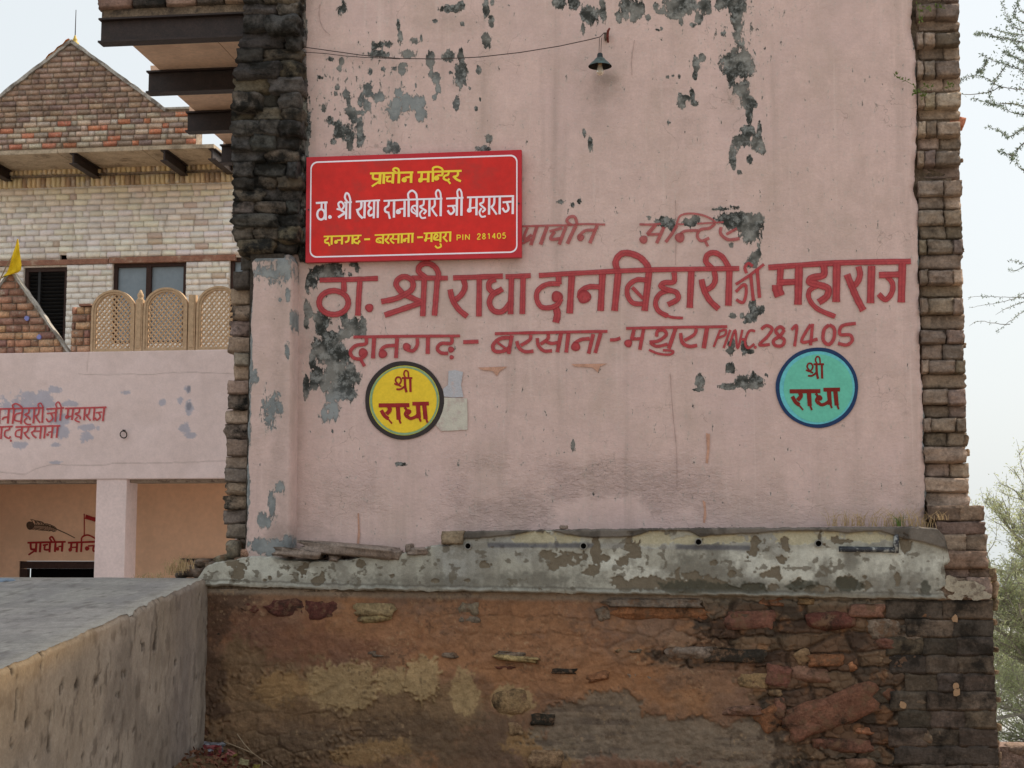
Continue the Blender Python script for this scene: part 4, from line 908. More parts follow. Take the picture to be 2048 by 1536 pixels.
# dark pipe line, a chase painted black
pl_ = np.exp(-((PY-lut(PXm, [(970, 1090), (1170, 1091), (1500, 1096)]))/5.5)**4)*(PXm > 975)*(PXm < 1500)
brk = sstep(.38, .5, fbm(X*5, Z*.5, 35)+0.25*np.exp(-((PXm-1080)/60)**2)-.3*((PXm > 1180) & (PXm < 1262)))
cl = over(cl, pl_*brk*.8, C(70, 70, 76, K))
cl = over(cl, pl_*(1-brk)*.4, C(128, 128, 128, K))
bare = [(1095, 1113, 14, 9), (1107, 1130, 10, 14), (1150, 1115, 28, 16), (1135, 1122, 20, 12), (1190, 1110, 12, 20), (1183, 1140, 12, 12), (1175, 1146, 10, 6), (1205, 1115, 14, 6), (1193, 1090, 8, 12), (1262, 1095, 14, 12), (1258, 1080, 6, 20), (1268, 1108, 12, 8), (1244, 1122, 12, 10), (1236, 1160, 14, 12), (1248, 1172, 14, 12),
        (1275, 1165, 18, 14), (1300, 1170, 30, 14), (1350, 1172, 40, 14), (1355, 1148, 6, 14), (1385, 1165, 28, 16), (1420, 1170, 40, 16), (964, 1129, 16, 7), (935, 1162, 7, 5), (1080, 1180, 5, 4), (1508, 1100, 10, 16), (1510, 1080, 10, 10), (1570, 1095, 8, 18), (1565, 1118, 14, 12), (1555, 1140, 12, 12), (1546, 1150, 16, 8), (1560, 1155, 6, 10),
        (1465, 1148, 8, 8), (1500, 1176, 20, 8), (1595, 1168, 14, 10), (1545, 1175, 14, 10), (1677, 1163, 5, 9), (1694, 1164, 18, 12), (1705, 1172, 10, 8), (1735, 1176, 10, 12), (1795, 1158, 7, 12), (1811, 1090, 12, 14), (1675, 1083, 16, 11), (1695, 1082, 14, 4), (1640, 1075, 5, 18), (1650, 1090, 6, 6), (1620, 1180, 40, 8), (1460, 1180, 60, 8), (870, 1162, 6, 4), (783, 1152, 5, 4),
        (604, 1142, 20, 20), (612, 1130, 12, 10), (635, 1162, 16, 9), (645, 1155, 5, 9), (480, 1140, 16, 24), (470, 1125, 14, 10), (540, 1156, 4, 4), (530, 1160, 5, 3), (722, 1128, 7, 6), (1430, 1128, 10, 6), (955, 1118, 2, 3), (1730, 1155, 4, 3)]
bm_ = msk(bare, 1.25, .06); cl = over(cl, bm_, np.array(C(94, 86, 74, K)))
mold = [(1380, 1175, 60, 14), (1430, 1180, 60, 14), (1500, 1178, 40, 12), (1600, 1172, 30, 12), (1700, 1172, 30, 12), (1690, 1165, 24, 12), (1850, 1180, 12, 20)]
cl = over(cl, msk(mold, .8, .2)*.8, C(54, 54, 46, K))
cope = (PXm > 928)*sstep(0, 1, (lut(PXm, [(928, 1078), (990, 1076), (1020, 1072), (1060, 1064), (1100, 1062), (1130, 1070), (1160, 1074), (1240, 1078), (1280, 1070), (1300, 1062), (1380, 1064), (1400, 1074), (1420, 1072), (1500, 1070), (1560, 1064), (1640, 1064), (1700, 1068), (1760, 1064), (1800, 1076), (1893, 1100)])+6*(nz-.5)-PY)/2.5)
cl = over(cl, np.clip(cope, 0, 1), C(92, 86, 80, K)); cl = over(cl, np.clip(cope, 0, 1)*sstep(.45, .6, nz)*.7, C(58, 54, 50, K))
cl = cl*(0.92+.16*nz2[..., None])
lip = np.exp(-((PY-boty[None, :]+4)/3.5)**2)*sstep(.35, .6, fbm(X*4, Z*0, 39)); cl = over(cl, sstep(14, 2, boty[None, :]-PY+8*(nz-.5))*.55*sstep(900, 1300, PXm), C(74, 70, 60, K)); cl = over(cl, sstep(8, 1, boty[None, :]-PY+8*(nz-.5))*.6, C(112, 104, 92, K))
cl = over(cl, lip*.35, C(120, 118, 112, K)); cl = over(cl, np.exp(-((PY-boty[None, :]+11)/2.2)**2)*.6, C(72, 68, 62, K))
Y = YL-.012*(nz3-.5)-.004*nz+.006*bm_-.022*np.clip(cope, 0, 1)+.004*crm-.018*lip+0.03*sstep(3, 0, PY-topy[None, :])
def bake_mat(name, bump=0.006, extra=None, st=(1, 1, 1), fine=90, var=.12):
    k = NT(name); c = k.attr('Col', True)
    c = k.vary(c, var, k.noise(fine*.35, 6, 0.7, st=st), k.noise(fine*1.6, 5, 0.7, st=st))
    if extra: c = extra(k, c)
    n1 = k.bump(k.noise(fine*.4, 8, 0.72, st=st), bump); n2 = k.bump(k.noise(fine*2, 4, 0.7), bump*.3, 1, n1)
    return k.done(c, 0.94, n2, 0.2)
MAT['band'] = bake_mat('peeling_lime_band', .004)
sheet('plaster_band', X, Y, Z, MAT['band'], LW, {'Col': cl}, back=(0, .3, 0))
MB().box(P(400, 1150, YL)[0]+.02, P(1885, 1150, YL)[0], YL+.03, .2, P(900, 1185, YL)[2], P(900, 1128, YL)[2]).build('band_core', MAT['mortar'], LW)
MB().box(P(935, 1150, YL)[0]+.02, P(1880, 1150, YL)[0], YL+.035, .2, P(900, 1130, YL)[2], P(1400, 1062, YL)[2]).build('band_core', MAT['mortar'], LW)
# drain pipe mouths and the short black pipe with its elbow
for px, py_ in ((936, 1092), (1167, 1092), (1397, 1084), (1637, 1087)):
    c0 = P(px, py_, YL-.012); m = MB(); n = 16; vs = []; fs = []
    for rr, yy in ((.021, .02), (.021, -.006), (.0155, -.007), (.0155, .05)):
        for k_ in range(n): a = 2*math.pi*k_/n; vs.append((c0[0]+rr*math.cos(a), c0[1]+yy, c0[2]+rr*math.sin(a)))
    for i in range(3):
        for k_ in range(n): fs.append((i*n+k_, i*n+(k_+1) % n, (i+1)*n+(k_+1) % n, (i+1)*n+k_))
    m.add(vs, fs); m.build('drain_mouth', MAT['pvc'], LW, True)
    m = MB(); m.add([(c0[0]+.0155*math.cos(2*math.pi*i/n), c0[1]+.0, c0[2]+.0155*math.sin(2*math.pi*i/n)) for i in range(n)], [tuple(range(n))]); m.build('drain_hollow', MAT['black'], LW)
pp = [P(1678, 1098, YL-.008), P(1740, 1099, YL-.01), P(1788, 1100, YL-.01)]
MB().tube(pp, .0150, 10).build('black_pipe', MAT['pipe_black'], LW, True)
MB().tube([P(1792, 1106, YL-.011), P(1792, 1085, YL-.012), P(1793, 1069, YL-.012)], .0155, 10).build('black_pipe', MAT['pipe_black'], LW, True)

# clay and rubble face
nU, nV = 900, 230
YR = -.185
xa, xb = P(398, 1300, YR)[0]-.02, P(1875, 1300, YR)[0]
zt_, zb_ = P(1100, 1180, YR)[2], P(1100, 1600, YR)[2]-.15
X, Z = np.meshgrid(np.linspace(xa, xb, nU), np.linspace(zt_, zb_, nV)); PXm, PY = proj(X, YR+0*X, Z)
nz = fbm(X*7, Z*9, 41, 5); nz2 = fbm(X*34, Z*34, 42); nz3 = fbm(X*2.4, Z*2.4, 43); nzh = fbm(X*3+nz, Z*26, 44)
cl = base_col(C(108, 82, 64, K))
cl = over(cl, sstep(.4, .65, nz), C(118, 86, 62, K)); cl = over(cl, sstep(.45, .7, nz3)*.7, C(98, 76, 64, K)); cl = over(cl, sstep(.52, .7, nzh)*.35, C(84, 64, 52, K))
cl = over(cl, msk([(760, 1260, 160, 50), (1000, 1300, 260, 60), (1150, 1350, 160, 60), (1030, 1240, 160, 50)], .8, .5)*.6, C(128, 90, 62, K))
cl = over(cl, msk([(520, 1270, 120, 60), (640, 1300, 160, 40)], .8, .5)*.6, C(88, 60, 50, K))
cl = over(cl, msk([(560, 1440, 180, 110), (760, 1440, 200, 90), (880, 1420, 100, 60), (480, 1370, 60, 100)], .6, .25)*.8, C(98, 80, 60, K))
cl = over(cl, msk([(600, 1500, 150, 60), (820, 1470, 130, 40), (960, 1500, 100, 50), (1000, 1460, 60, 40)], .8, .4)*.7, C(80, 66, 54, K))
cl = over(cl, msk([(690, 1375, 70, 52), (845, 1360, 36, 44), (930, 1385, 28, 46), (1025, 1405, 42, 30), (780, 1360, 40, 30)], .55, .15)*.85, C(132, 112, 82, K))
cl = over(cl, msk([(1100, 1510, 60, 30), (1060, 1490, 50, 30), (720, 1510, 60, 22), (560, 1380, 50, 30), (780, 1495, 40, 20)], .8, .25)*.7, C(126, 100, 68, K))
smear = msk([(1220, 1430, 70, 50), (1180, 1470, 120, 50), (1330, 1480, 180, 44), (1480, 1500, 130, 50), (1150, 1440, 60, 40), (1520, 1470, 70, 40)], .6, .15)
cl = over(cl, smear*.85, C(100, 90, 78, K)); cl = over(cl, smear*sstep(.5, .65, nzh)*.6, C(72, 62, 56, K))
dark = msk([(1500, 1210, 90, 30), (1480, 1260, 80, 50), (1600, 1260, 140, 90), (1700, 1330, 160, 120), (1440, 1205, 60, 20), (1780, 1300, 120, 140), (1850, 1400, 120, 200), (1600, 1380, 90, 120), (1700, 1480, 160, 80), (1400, 1310, 90, 24), (1560, 1330, 60, 60)], .7, .3)
cl = over(cl, dark*.85, C(66, 54, 44, K)); cl = over(cl, dark*sstep(.48, .6, nz)*.8, C(40, 37, 32, K)); cl = over(cl, dark*sstep(.62, .72, fbm(X*14, Z*14, 47))*.6, C(110, 76, 50, K))
cl = over(cl, msk([(430, 1230, 34, 60), (420, 1350, 30, 90), (470, 1200, 60, 20), (435, 1420, 34, 20)], .7, .3)*.75, C(62, 48, 40, K))
cl = over(cl, sstep(10, 0, PY-lut(PXm, [(396, 1178), (900, 1188), (1893, 1205)])-8*nz)*.6, C(120, 112, 100, K))
cl = cl*(0.76+.48*nz2[..., None]); sp1 = fbm(X*48, Z*60, 49, 3); rg_ = sstep(.42, .62, fbm(X*4, Z*4, 50)); cl = over(cl, sstep(.70, .76, sp1)*.4*rg_, C(140, 118, 92, K)); cl = over(cl, sstep(.36, .26, sp1)*.5*rg_, C(56, 44, 36, K))
def worley(x, y, s):
    ix = np.floor(x).astype(np.int64); iy = np.floor(y).astype(np.int64); f1 = np.full(x.shape, 9.); f2 = f1.copy(); idr = np.zeros(x.shape)
    for a in (-1, 0, 1):
        for b in (-1, 0, 1):
            jx_ = ix+a; jy_ = iy+b; d = np.hypot(jx_+.5+.8*(_h(jx_, jy_, s)-.5)-x, jy_+.5+.6*(_h(jx_, jy_, s+1)-.5)-y); r_ = _h(jx_, jy_, s+2)
            nearer = d < f1; f2 = np.where(nearer, f1, np.minimum(f2, d)); idr = np.where(nearer, r_, idr); f1 = np.where(nearer, d, f1)
    return f1, f2, idr
wx_ = X+.05*(nz-.5)+.03*(nz2-.5); wz_ = Z+.05*(fbm(X*6, Z*6, 81)-.5)+.02*(nz2-.5)
f1, f2, idr = worley(wx_/.21, wz_/.095, 90)
g1, g2, idg = worley(wx_/.075, wz_/.045, 95)
strs = np.clip(.10+.85*dark+.9*(fbm(X*1.6, Z*2.6, 82)-.5), .03, 1)*(1-.6*smear)*sstep(0, 14, PY-1190)
gap = sstep(.16, .02, f2-f1); gap2 = sstep(.18, .02, g2-g1)
pal = np.array([C(120, 88, 66, K), C(100, 82, 68, K), C(128, 104, 80, K), C(92, 66, 54, K), C(112, 100, 86, K), C(84, 70, 60, K)])
tint = pal[(idr*5.99).astype(int)]
cl = cl*(1-(strs*.38)[..., None])+tint*(strs*.38)[..., None]*(1-.35*dark[..., None])
cl = cl*(1+(idg-.5)[..., None]*.35*strs[..., None])
cl = over(cl, gap*strs*.65, C(46, 38, 32, K)); cl = over(cl, gap2*strs*.30, C(58, 46, 38, K))  # gaps between stones darkened to paint in the recess shadows
cl = cl*1.10
stone_relief = strs*(-.022*gap-.009*gap2+.014*(idr-.5)+.006*(idg-.5))
relief = -stone_relief+.030*(nz3-.5)+.026*(nz-.5)+.009*(nz2-.5)+smear*.010*(nzh-.5)
Y = YR+relief-dark*.02*(fbm(X*12, Z*12, 48)-.5)+.012*smear-.014*msk([(690, 1375, 70, 52), (560, 1440, 150, 90), (845, 1360, 36, 44)], .5, .1)
MAT['clay'] = bake_mat('clay_rubble_face', .010, fine=60)
sheet('clay_face', X, Y, Z, MAT['clay'], LW, {'Col': cl}, back=(0, .2, 0))
MB().box(xa+.02, P(1985, 1400, YR)[0]-.05, YR+.1, 3.3, -.6, zt_-.005).build('rubble_core', MAT['mortar_dark'], LW)
OR = C(136, 94, 68, K); RED = C(112, 78, 64, K); TAN = C(136, 112, 84, K); GRY = C(116, 104, 92, K); MAR = C(88, 54, 46, K); CRM = C(150, 132, 96, K); BLK = C(50, 46, 42, K); PNK = C(120, 90, 76, K)
STONES = [(570, 1216, 38, 20, MAR, .02), (640, 1218, 34, 22, MAR, -.02), (492, 1212, 30, 14, MAR, 0), (746, 1220, 36, 12, CRM, 0), (742, 1238, 34, 8, CRM, .12), (938, 1218, 22, 14, GRY, 0), (935, 1240, 24, 9, GRY, .05), (1320, 1222, 88, 15, OR, .02), (1310, 1206, 90, 8, GRY, 0), (1206, 1228, 12, 12, GRY, .3),
    (1500, 1240, 44, 17, RED, .05), (1462, 1246, 22, 12, OR, 0), (1543, 1203, 24, 8, OR, 0), (1612, 1203, 14, 6, TAN, 0), (1400, 1226, 18, 14, OR, 0), (1660, 1242, 44, 17, MAR, 0), (1735, 1222, 30, 12, PNK, 0), (1770, 1256, 28, 18, GRY, .1), (1822, 1266, 22, 14, GRY, 0), (1776, 1288, 30, 12, RED, 0),
    (1385, 1306, 50, 12, GRY, .0), (1470, 1312, 52, 12, BLK, 0), (755, 1308, 20, 6, GRY, .05), (900, 1311, 18, 6, GRY, 0), (1035, 1318, 38, 5, CRM, -.08), (1020, 1310, 26, 6, GRY, -.05), (1312, 1357, 24, 8, GRY, .03), (1362, 1350, 26, 8, GRY, .05), (1263, 1352, 10, 6, GRY, 0),
    (1507, 1363, 26, 14, TAN, .03), (1606, 1314, 14, 13, TAN, .5), (1652, 1321, 30, 11, OR, .05), (1702, 1330, 12, 14, OR, 0), (1556, 1352, 22, 20, RED, -.2), (1622, 1350, 38, 15, PNK, -.1), (1552, 1386, 14, 7, TAN, 0), (1672, 1420, 82, 28, RED, .36), (1620, 1440, 44, 22, RED, .5), (1700, 1492, 50, 13, RED, -.02), (1640, 1488, 14, 9, RED, 0),
    (1730, 1463, 20, 7, OR, -.1), (1540, 1438, 22, 22, OR, .6), (1560, 1418, 10, 20, RED, 0), (1485, 1424, 36, 9, PNK, .05), (1780, 1390, 12, 12, RED, .6), (1022, 1404, 36, 24, TAN, .08), (1722, 1532, 26, 12, PNK, 0), (434, 1483, 27, 24, RED, 0), (1085, 1440, 20, 10, BLK, 0), (1032, 1458, 14, 12, TAN, 0), (1006, 1336, 22, 4, MAR, 0),
    (1128, 1343, 22, 5, BLK, 0), (1195, 1354, 20, 8, OR, .3), (432, 1212, 18, 22, MAR, .1), (436, 1262, 24, 12, BLK, 0), (1240, 1302, 10, 5, CRM, 0), (1270, 1302, 12, 4, GRY, 0), (1090, 1520, 30, 16, TAN, 0), (1812, 1345, 10, 8, BLK, 0)]
for cx, cy, hw, hh_, cc, rot in STONES:
    pr_ = random.uniform(.016, .030) if hw > 29 else random.uniform(-.003, .012); hw *= 1.12; hh_ *= 1.12
    a = P(cx-hw, cy+hh_, YR-pr_); b = P(cx+hw, cy-hh_, YR-pr_)
    block('stone', LW, random.choice(['rubble', 'flatst']), a[0], b[0], YR-pr_, YR+.12, a[2], b[2], cc, rot=-rot)
# dark stained brick quoins at the right end, and the stepped bricks beside the ledge
def quoin(py, h, L, R_, y, shades, n=2):
    xs_ = sorted([L, R_]+[L+(R_-L)*(i+1)/n+random.uniform(-8, 8) for i in range(n-1)])
    for c0, c1 in zip(xs_[:-1], xs_[1:]):
        a = P(c0+.6, py+h, y); b = P(c1-.6, py, y); dy = random.uniform(-.008, .008)*(.5 if py > 1195 else 1)
        block('brick', LW, 'quoin' if py > 1195 else 'brick', a[0]-.003, b[0]+.003, y+dy, y+.22, a[2]-.002, b[2]+.003, random.choice(shades), rot=random.uniform(-.012, .012))
SH = [C(88, 74, 64, K), C(78, 66, 57, K), C(96, 82, 72, K)]
for py, h, L, R_, y, n in ((1012, 30, 1862, 1968, -.10, 2), (1044, 26, 1874, 1970, -.12, 1), (1070, 32, 1880, 1975, -.13, 2), (1103, 34, 1874, 1977, -.20, 1), (1138, 18, 1880, 1979, -.15, 2), (1156, 44, 1876, 1983, -.21, 2)):
    quoin(py, h, L, R_, y, SH, n)
SH2 = [C(62, 54, 47, K), C(54, 47, 42, K), C(68, 59, 51, K), C(48, 43, 38, K)]
py = 1202.0; i = 0
while py < 1640:
    h = 36.5; R_ = lut(py+18, [(1200, 1984), (1350, 1989), (1450, 1993), (1520, 1996), (1700, 1999)])
    quoin(py, h, 1796+random.uniform(-25, 18), R_, YR-.015, SH2, random.choice([2, 3]))
    py += h; i += 1
# plaster remains on the quoins
k_ = simple('quoin_plaster', C(134, 126, 112, K), .95, .12, 20, .004, dirt=C(92, 82, 72, K))
def ragged(cx, cy, rx, ry, sd, n=40):
    out = []
    for i in range(n):
        a = 2*math.pi*i/n; r = 1+.9*(float(fbm(np.array(math.cos(a)*1.6+sd), np.array(math.sin(a)*1.6), 7))-.5)+.5*(float(fbm(np.array(math.cos(a)*6+sd), np.array(math.sin(a)*6), 8))-.5)
        out.append((cx+rx*r*math.cos(a), cy+ry*r*math.sin(a)))
    return out
OFFS[0] = 0
for pts in (ragged(1935, 1176, 36, 15, 1), ragged(1905, 1166, 14, 14, 2), ragged(1960, 1190, 22, 9, 3), ragged(1912, 1194, 18, 6, 4)):
    OFFS[0] += 1; flat_patch('plaster_remnant', LW, pts, k_, -.2245-.0011*OFFS[0])
for cx, cy, rr in ((1910, 1238, 7), (1912, 1372, 7), (1914, 1384, 8), (1806, 1410, 7)):
    flat_patch('fresh_chip', LW, [(cx+rr*math.cos(a)*random.uniform(.7, 1.1), cy+rr*math.sin(a)*random.uniform(.8, 1.5)) for a in np.linspace(0, 5.6, 8)], simple('fresh_chip', C(132, 106, 82, K), .9, .1, 30, .002), -.2145)

random.seed(77)
for par, px, py_, h in [(LW, 1986, 1150, 26), (LW, 1990, 1180, 34), (LW, 1990, 1210, 22), (LW, 1988, 1245, 12), (LW, 1990, 1300, 10), (LW, 1991, 1345, 8), (LW, 1994, 1400, 10), (LW, 1996, 1455, 14), (LW, 1992, 1492, 22), (LW, 1996, 1520, 30), (B, 1931, 880, 18), (B, 1933, 905, 14), (B, 1922, 500, 8), (B, 1926, 690, 10), (B, 1920, 320, 8)]:  # chips added and turned to catch the sun as a warm rim
    yy = (-.17 if par is LW else .02); a = P(px-4, py_+h/2, yy); b = P(px+2.5, py_-h/2, yy)
    o = block('sun_rim_chip', par, 'flatst', a[0], b[0], yy, yy+.05, a[2], b[2], C(150, 128, 104, K), rot=random.uniform(-.2, .2)); o.rotation_euler.z = random.uniform(.6, 1.0)
random.seed(78)
# loose things on the ledge
def slab_thing(name, label, cat, key, x0, x1, y0, y1, z0, z1, cc, rot=0, tilt=0, group=None):
    o = block(name, None, key, x0, x1, y0, y1, z0, z1, cc, rot, tilt); tag(o, label, cat, group); return o
a = P(618, 1113, -.12); b = P(800, 1085, -.12)
cx_, cz_ = (a[0]+b[0])/2, P(705, 1100, -.12)[2]
slab_thing('stone_slab', 'long grey-brown stone slab lying tilted on the ledge against the pink wall', 'stone slab', 'slab', cx_-.29, cx_+.25, -.26, -.02, cz_-.036, cz_+.036, C(116, 102, 92, K), rot=.085)
a = P(562, 1112, -.14); b = P(650, 1098, -.14)
slab_thing('stone_slab', 'dark flat stone poking out beneath the left end of the long slab', 'stone slab', 'slab', a[0], b[0], -.3, -.08, a[2]-.01, b[2], C(66, 58, 58, K), rot=.10)
a = P(882, 1089, -.24); b = P(926, 1062, -.24)
slab_thing('loose_brick', 'single brown brick standing at the left end of the higher ledge', 'brick', 'brick', a[0], b[0], -.25, -.06, a[2], b[2], C(92, 80, 70, K))
for px, py_, w_, h_, lab in ((835, 1100, 40, 9, 'low flat brown stone on the ledge between slab and brick'), (818, 1093, 12, 10, 'small round pebble stone sitting on the flat ledge stone'), (670, 1113, 20, 7, 'small pale stone wedged under the long slab'), (780, 1107, 44, 12, 'broken brick under the right end of the long slab')):
    a = P(px-w_/2, py_+h_/2+3, -.2); b = P(px+w_/2, py_-h_/2, -.2)
    slab_thing('loose_stone', lab, 'stone', 'slab', a[0], b[0], -.24, -.12, a[2]-.01, b[2], C(118, 98, 84, K))
a = P(1120, 1058, -.2); b = P(1136, 1051, -.2)
slab_thing('red_rag', 'tiny crumpled red scrap lying on the ledge edge', 'scrap', 'slab', a[0], b[0], -.23, -.2, a[2], b[2], (.5, .03, .05))
# rubble heap where the ramp meets the wall
for i, (px, py_, w_, h_, cc) in enumerate([(385, 1142, 50, 20, GRY), (415, 1132, 50, 18, C(110, 100, 88, K)), (440, 1118, 36, 20, C(120, 112, 96, K)), (398, 1125, 30, 14, C(98, 86, 76, K)), (360, 1145, 34, 14, C(100, 92, 84, K)), (462, 1098, 30, 34, C(112, 106, 94, K)), (486, 1106, 20, 18, C(140, 112, 96, K)), (440, 1136, 40, 22, C(130, 124, 114, K)), (414, 1150, 36, 16, C(116, 104, 94, K)), (476, 1120, 30, 14, C(100, 88, 76, K))]):
    yy = -.16+.02*(i % 3)
    a = P(px-w_/2, py_+h_/2+4, yy); b = P(px+w_/2, py_-h_/2, yy)
    slab_thing('rubble_stone', ['broad flat', 'mossy grey', 'upright pale', 'small brown', 'leftmost low', 'tall mouldy', 'reddish', 'whitish', 'front grey', 'thin brown'][i]+' rubble stone heaped where the ramp meets the wall', 'stone', 'rubble', a[0], b[0], yy, yy+.2, a[2], b[2], cc, rot=random.uniform(-.2, .2), group='rubble stones at the ramp corner')

# =================================================================== RAMP
k0 = P(411, 1157, -.24); XC = k0[0]; ZC = k0[2]
k1 = PX(0, 1343, XC); slope = (ZC-k1[2])/(-.24-k1[1])
yN = -6.6
def ramp_z(y): return ZC+np.minimum(0, (y+.24))*slope
ny, nz_ = 520, 150
Yg = np.linspace(-.2, yN, ny)[None, :].repeat(nz_, 0); T = np.linspace(0, 1, nz_)[:, None]
redge = lambda y: .009*(fbm(y*6, y*0, 51)-.5)*2+.009*(fbm(y*22, y*0, 55)-.5)*2-.02*sstep(.62, .72, fbm(y*9, y*0, 56))
ztop = ramp_z(Yg)+redge(Yg)
Zg = ztop*(1-T)+(-.25)*T
n1 = fbm(Yg*5, Zg*3.4, 52); n2 = fbm(Yg*22, Zg*10, 53); n3 = fbm(Yg*1.5, Zg*1.5, 54)
X = Yg
cl = base_col(C(134, 123, 112, K)); PXm, PY = proj(XC+0*Yg, Yg, Zg)
cl = over(cl, sstep(.42, .62, n1)*.6, C(100, 91, 83, K)); cl = over(cl, sstep(.5, .7, n3)*.5, C(130, 117, 102, K))
cl = over(cl, sstep(.62, .72, n2)*.5, C(72, 62, 54, K))
cl = over(cl, sstep(.14, 0, ztop-Zg)*sstep(-1.2, -2.6, Yg)*.8, C(166, 140, 108, K))
cl = over(cl, sstep(-1.9, -3.0, Yg)*sstep(.5, 0.0, ztop-Zg)*sstep(.35, .6, n3)*.5, C(160, 136, 106, K))
cl = over(cl, np.exp(-((Yg+.55)/.25)**2)*.45, C(112, 104, 102, K))
cl = over(cl, sstep(.74, .78, fbm(Yg*26, Zg*9, 57))*.8, C(48, 40, 34, K))
Xs = XC+.012*(n1-.5)+.012*(n2-.5)-.016*sstep(.02, 0, ztop-Zg)-.012*sstep(.72, .78, fbm(Yg*26, Zg*9, 57))
RW = thing('concrete_ramp', None, None, (XC-1, -2, .5)); tag(RW, kind='structure')
MAT['rampside'] = bake_mat('rough_render', .009, st=(1, 1, .7), fine=60)
sheet('ramp_side', Xs, Yg, Zg, MAT['rampside'], RW, {'Col': cl}, back=None)
Xg = np.linspace(XC-.012, -8, 330)[None, :].repeat(420, 0); Yg = np.concatenate([np.linspace(.05, yN, 420)])[:, None].repeat(330, 1)
Zg = ramp_z(Yg)+.010*(fbm(Xg*1.5, Yg*1.5, 61)-.5)+.004*(fbm(Xg*9, Yg*9, 62)-.5)
Zg = Zg+redge(Yg)*np.exp((Xg-XC)/.06)
Zg = Zg-.25*sstep(-.06, .05, Yg)
X = Xg; cl = base_col(C(124, 120, 115, K))
n1 = fbm(Xg*4, Yg*2, 63); n2 = fbm(Xg*24, Yg*12, 64); n3 = fbm(Xg*1.2, Yg*1.2, 65)
cl = over(cl, sstep(.4, .65, n1)*.5, C(104, 100, 100, K)); cl = over(cl, sstep(.45, .7, n3)*.5, C(132, 126, 122, K)); cl = over(cl, sstep(.6, .72, n2)*.55, C(84, 78, 74, K)); cl = over(cl, sstep(.66, .74, fbm(Xg*50, Yg*26, 66, 3))*.35, C(150, 145, 138, K)); cl = over(cl, sstep(.5, .66, fbm(Xg*1.6, Yg*9, 67))*.35, C(98, 94, 92, K))
cl = over(cl, sstep(-.16, 0, Xg-XC+.05*(n1-.5))*.6, C(142, 136, 126, K)); cl = over(cl, sstep(-.5, -.05, Yg)*sstep(.4, .6, n1)*.3, C(140, 128, 110, K))
MAT['ramptop'] = bake_mat('worn_concrete', .007, fine=70, var=.14)
sheet('ramp_top', Xg, Yg, Zg, MAT['ramptop'], RW, {'Col': cl}, back=None)

# =================================================================== REAR BUILDING
YF, YW, YI, YGb = 6.4, 8.3, 8.1, 7.55
RB = thing('rear_temple_building', 'two storey temple building behind with pink ground floor and whitewashed brick upper storey', 'building', tuple(P(200, 1100, YF)))
zt1 = P(220, 703, YF)[2]; zb1 = P(220, 958, YF)[2]; xL = P(-260, 800, YF)[0]; xRr = P(700, 800, YF)[0]
# pink beam band with baked stains
nx_, nzz = 420, 140
X, Z = np.meshgrid(np.linspace(xL, xRr, nx_), np.linspace(zt1, zb1, nzz)); PXm, PY = proj(X, YF+0*X, Z)
n1 = fbm(X*3, Z*3, 71); n2 = fbm(X*14, Z*14, 72)
cl = base_col((.82, .66, .64)); cl = over(cl, sstep(.45, .7, n1)*.35, (.68, .54, .51))
nz = n2
fad = [(90, 795, 18, 16), (80, 800, 26, 10), (110, 780, 14, 8), (60, 790, 16, 8), (120, 840, 20, 10), (125, 865, 16, 12), (40, 890, 14, 8), (175, 855, 20, 6), (172, 875, 12, 10), (140, 808, 20, 6), (375, 780, 8, 10), (378, 815, 8, 14), (360, 800, 5, 8), (370, 855, 10, 12), (380, 870, 10, 6), (325, 805, 6, 6), (250, 785, 8, 4, .7), (110, 925, 12, 4), (60, 810, 50, 20, .5), (112, 890, 10, 5)]
cl = over(cl, msk(fad, .8, .15)*.75, C(140, 142, 156, K)); cl = over(cl, msk([(377, 778, 4, 9), (378, 812, 5, 8)], .5, .2)*.6, C(96, 98, 108, K))
crack = lut(PXm, [(0, 945), (50, 948), (70, 938), (100, 930), (180, 930), (230, 928), (300, 926), (420, 922)])+5*(fbm(X*6, 0*X, 73)-.5); cl = over(cl, np.exp(-((PY-crack)/1.0)**2)*.5, C(130, 110, 104, K))
crack = lut(PXm, [(160, 748), (300, 750), (350, 745), (480, 746)])+5*(fbm(X*6, 0*X, 74)-.5); cl = over(cl, np.exp(-((PY-crack)/.9)**2)*(PXm > 158)*.5, C(130, 110, 104, K))
cl = over(cl, np.exp(-((PXm-176+(PY-720)*.1)/1.0)**2)*(PY < 745)*.4, C(130, 110, 104, K))
cl = cl*(.96+.08*n2[..., None])
MAT['rearpink'] = bake_mat('rear_pink_plaster', .0025, fine=40, var=.05)
sheet('pink_beam', X, YF+.02*(n1-.5), Z, MAT['rearpink'], RB, {'Col': cl}, back=(0, .32, 0))
MB().box(xL, xRr, YF+.10, YF+.36, zb1-.035, zb1+.003).build('beam_underside_shade', MAT['mortar_grey'], RB)  # added darker strip stands in for shade under the beam
MB().box(xL, xRr, YF+.03, YF+.31, zb1+.004, zt1-.01).build('beam_core', MAT['mortar_grey'], RB)
MB().box(xL, xRr, YF+.3, YW+.2, zt1-.16, zt1-.02).build('terrace_slab', MAT['soffit_grey'], RB)
MB().box(xL, xRr, YF+.33, YI+.02, zb1+.03, zb1+.12).build('ceiling', MAT['tan'], RB)
zf = -.5
for pa, pb in ((190, 250), (-150, -90)):
    x0_, x1_ = P(pa, 1050, YF)[0], P(pb, 1050, YF)[0]
    MB().box(x0_, x1_, YF+.012, YF+.32, zf, zb1-.002).build('pillar', simple('pillar_pink', (.82, .66, .64), .9, .06, 6, .003), RB)
x0_, x1_ = P(470, 1050, YF)[0], P(540, 1050, YF)[0]
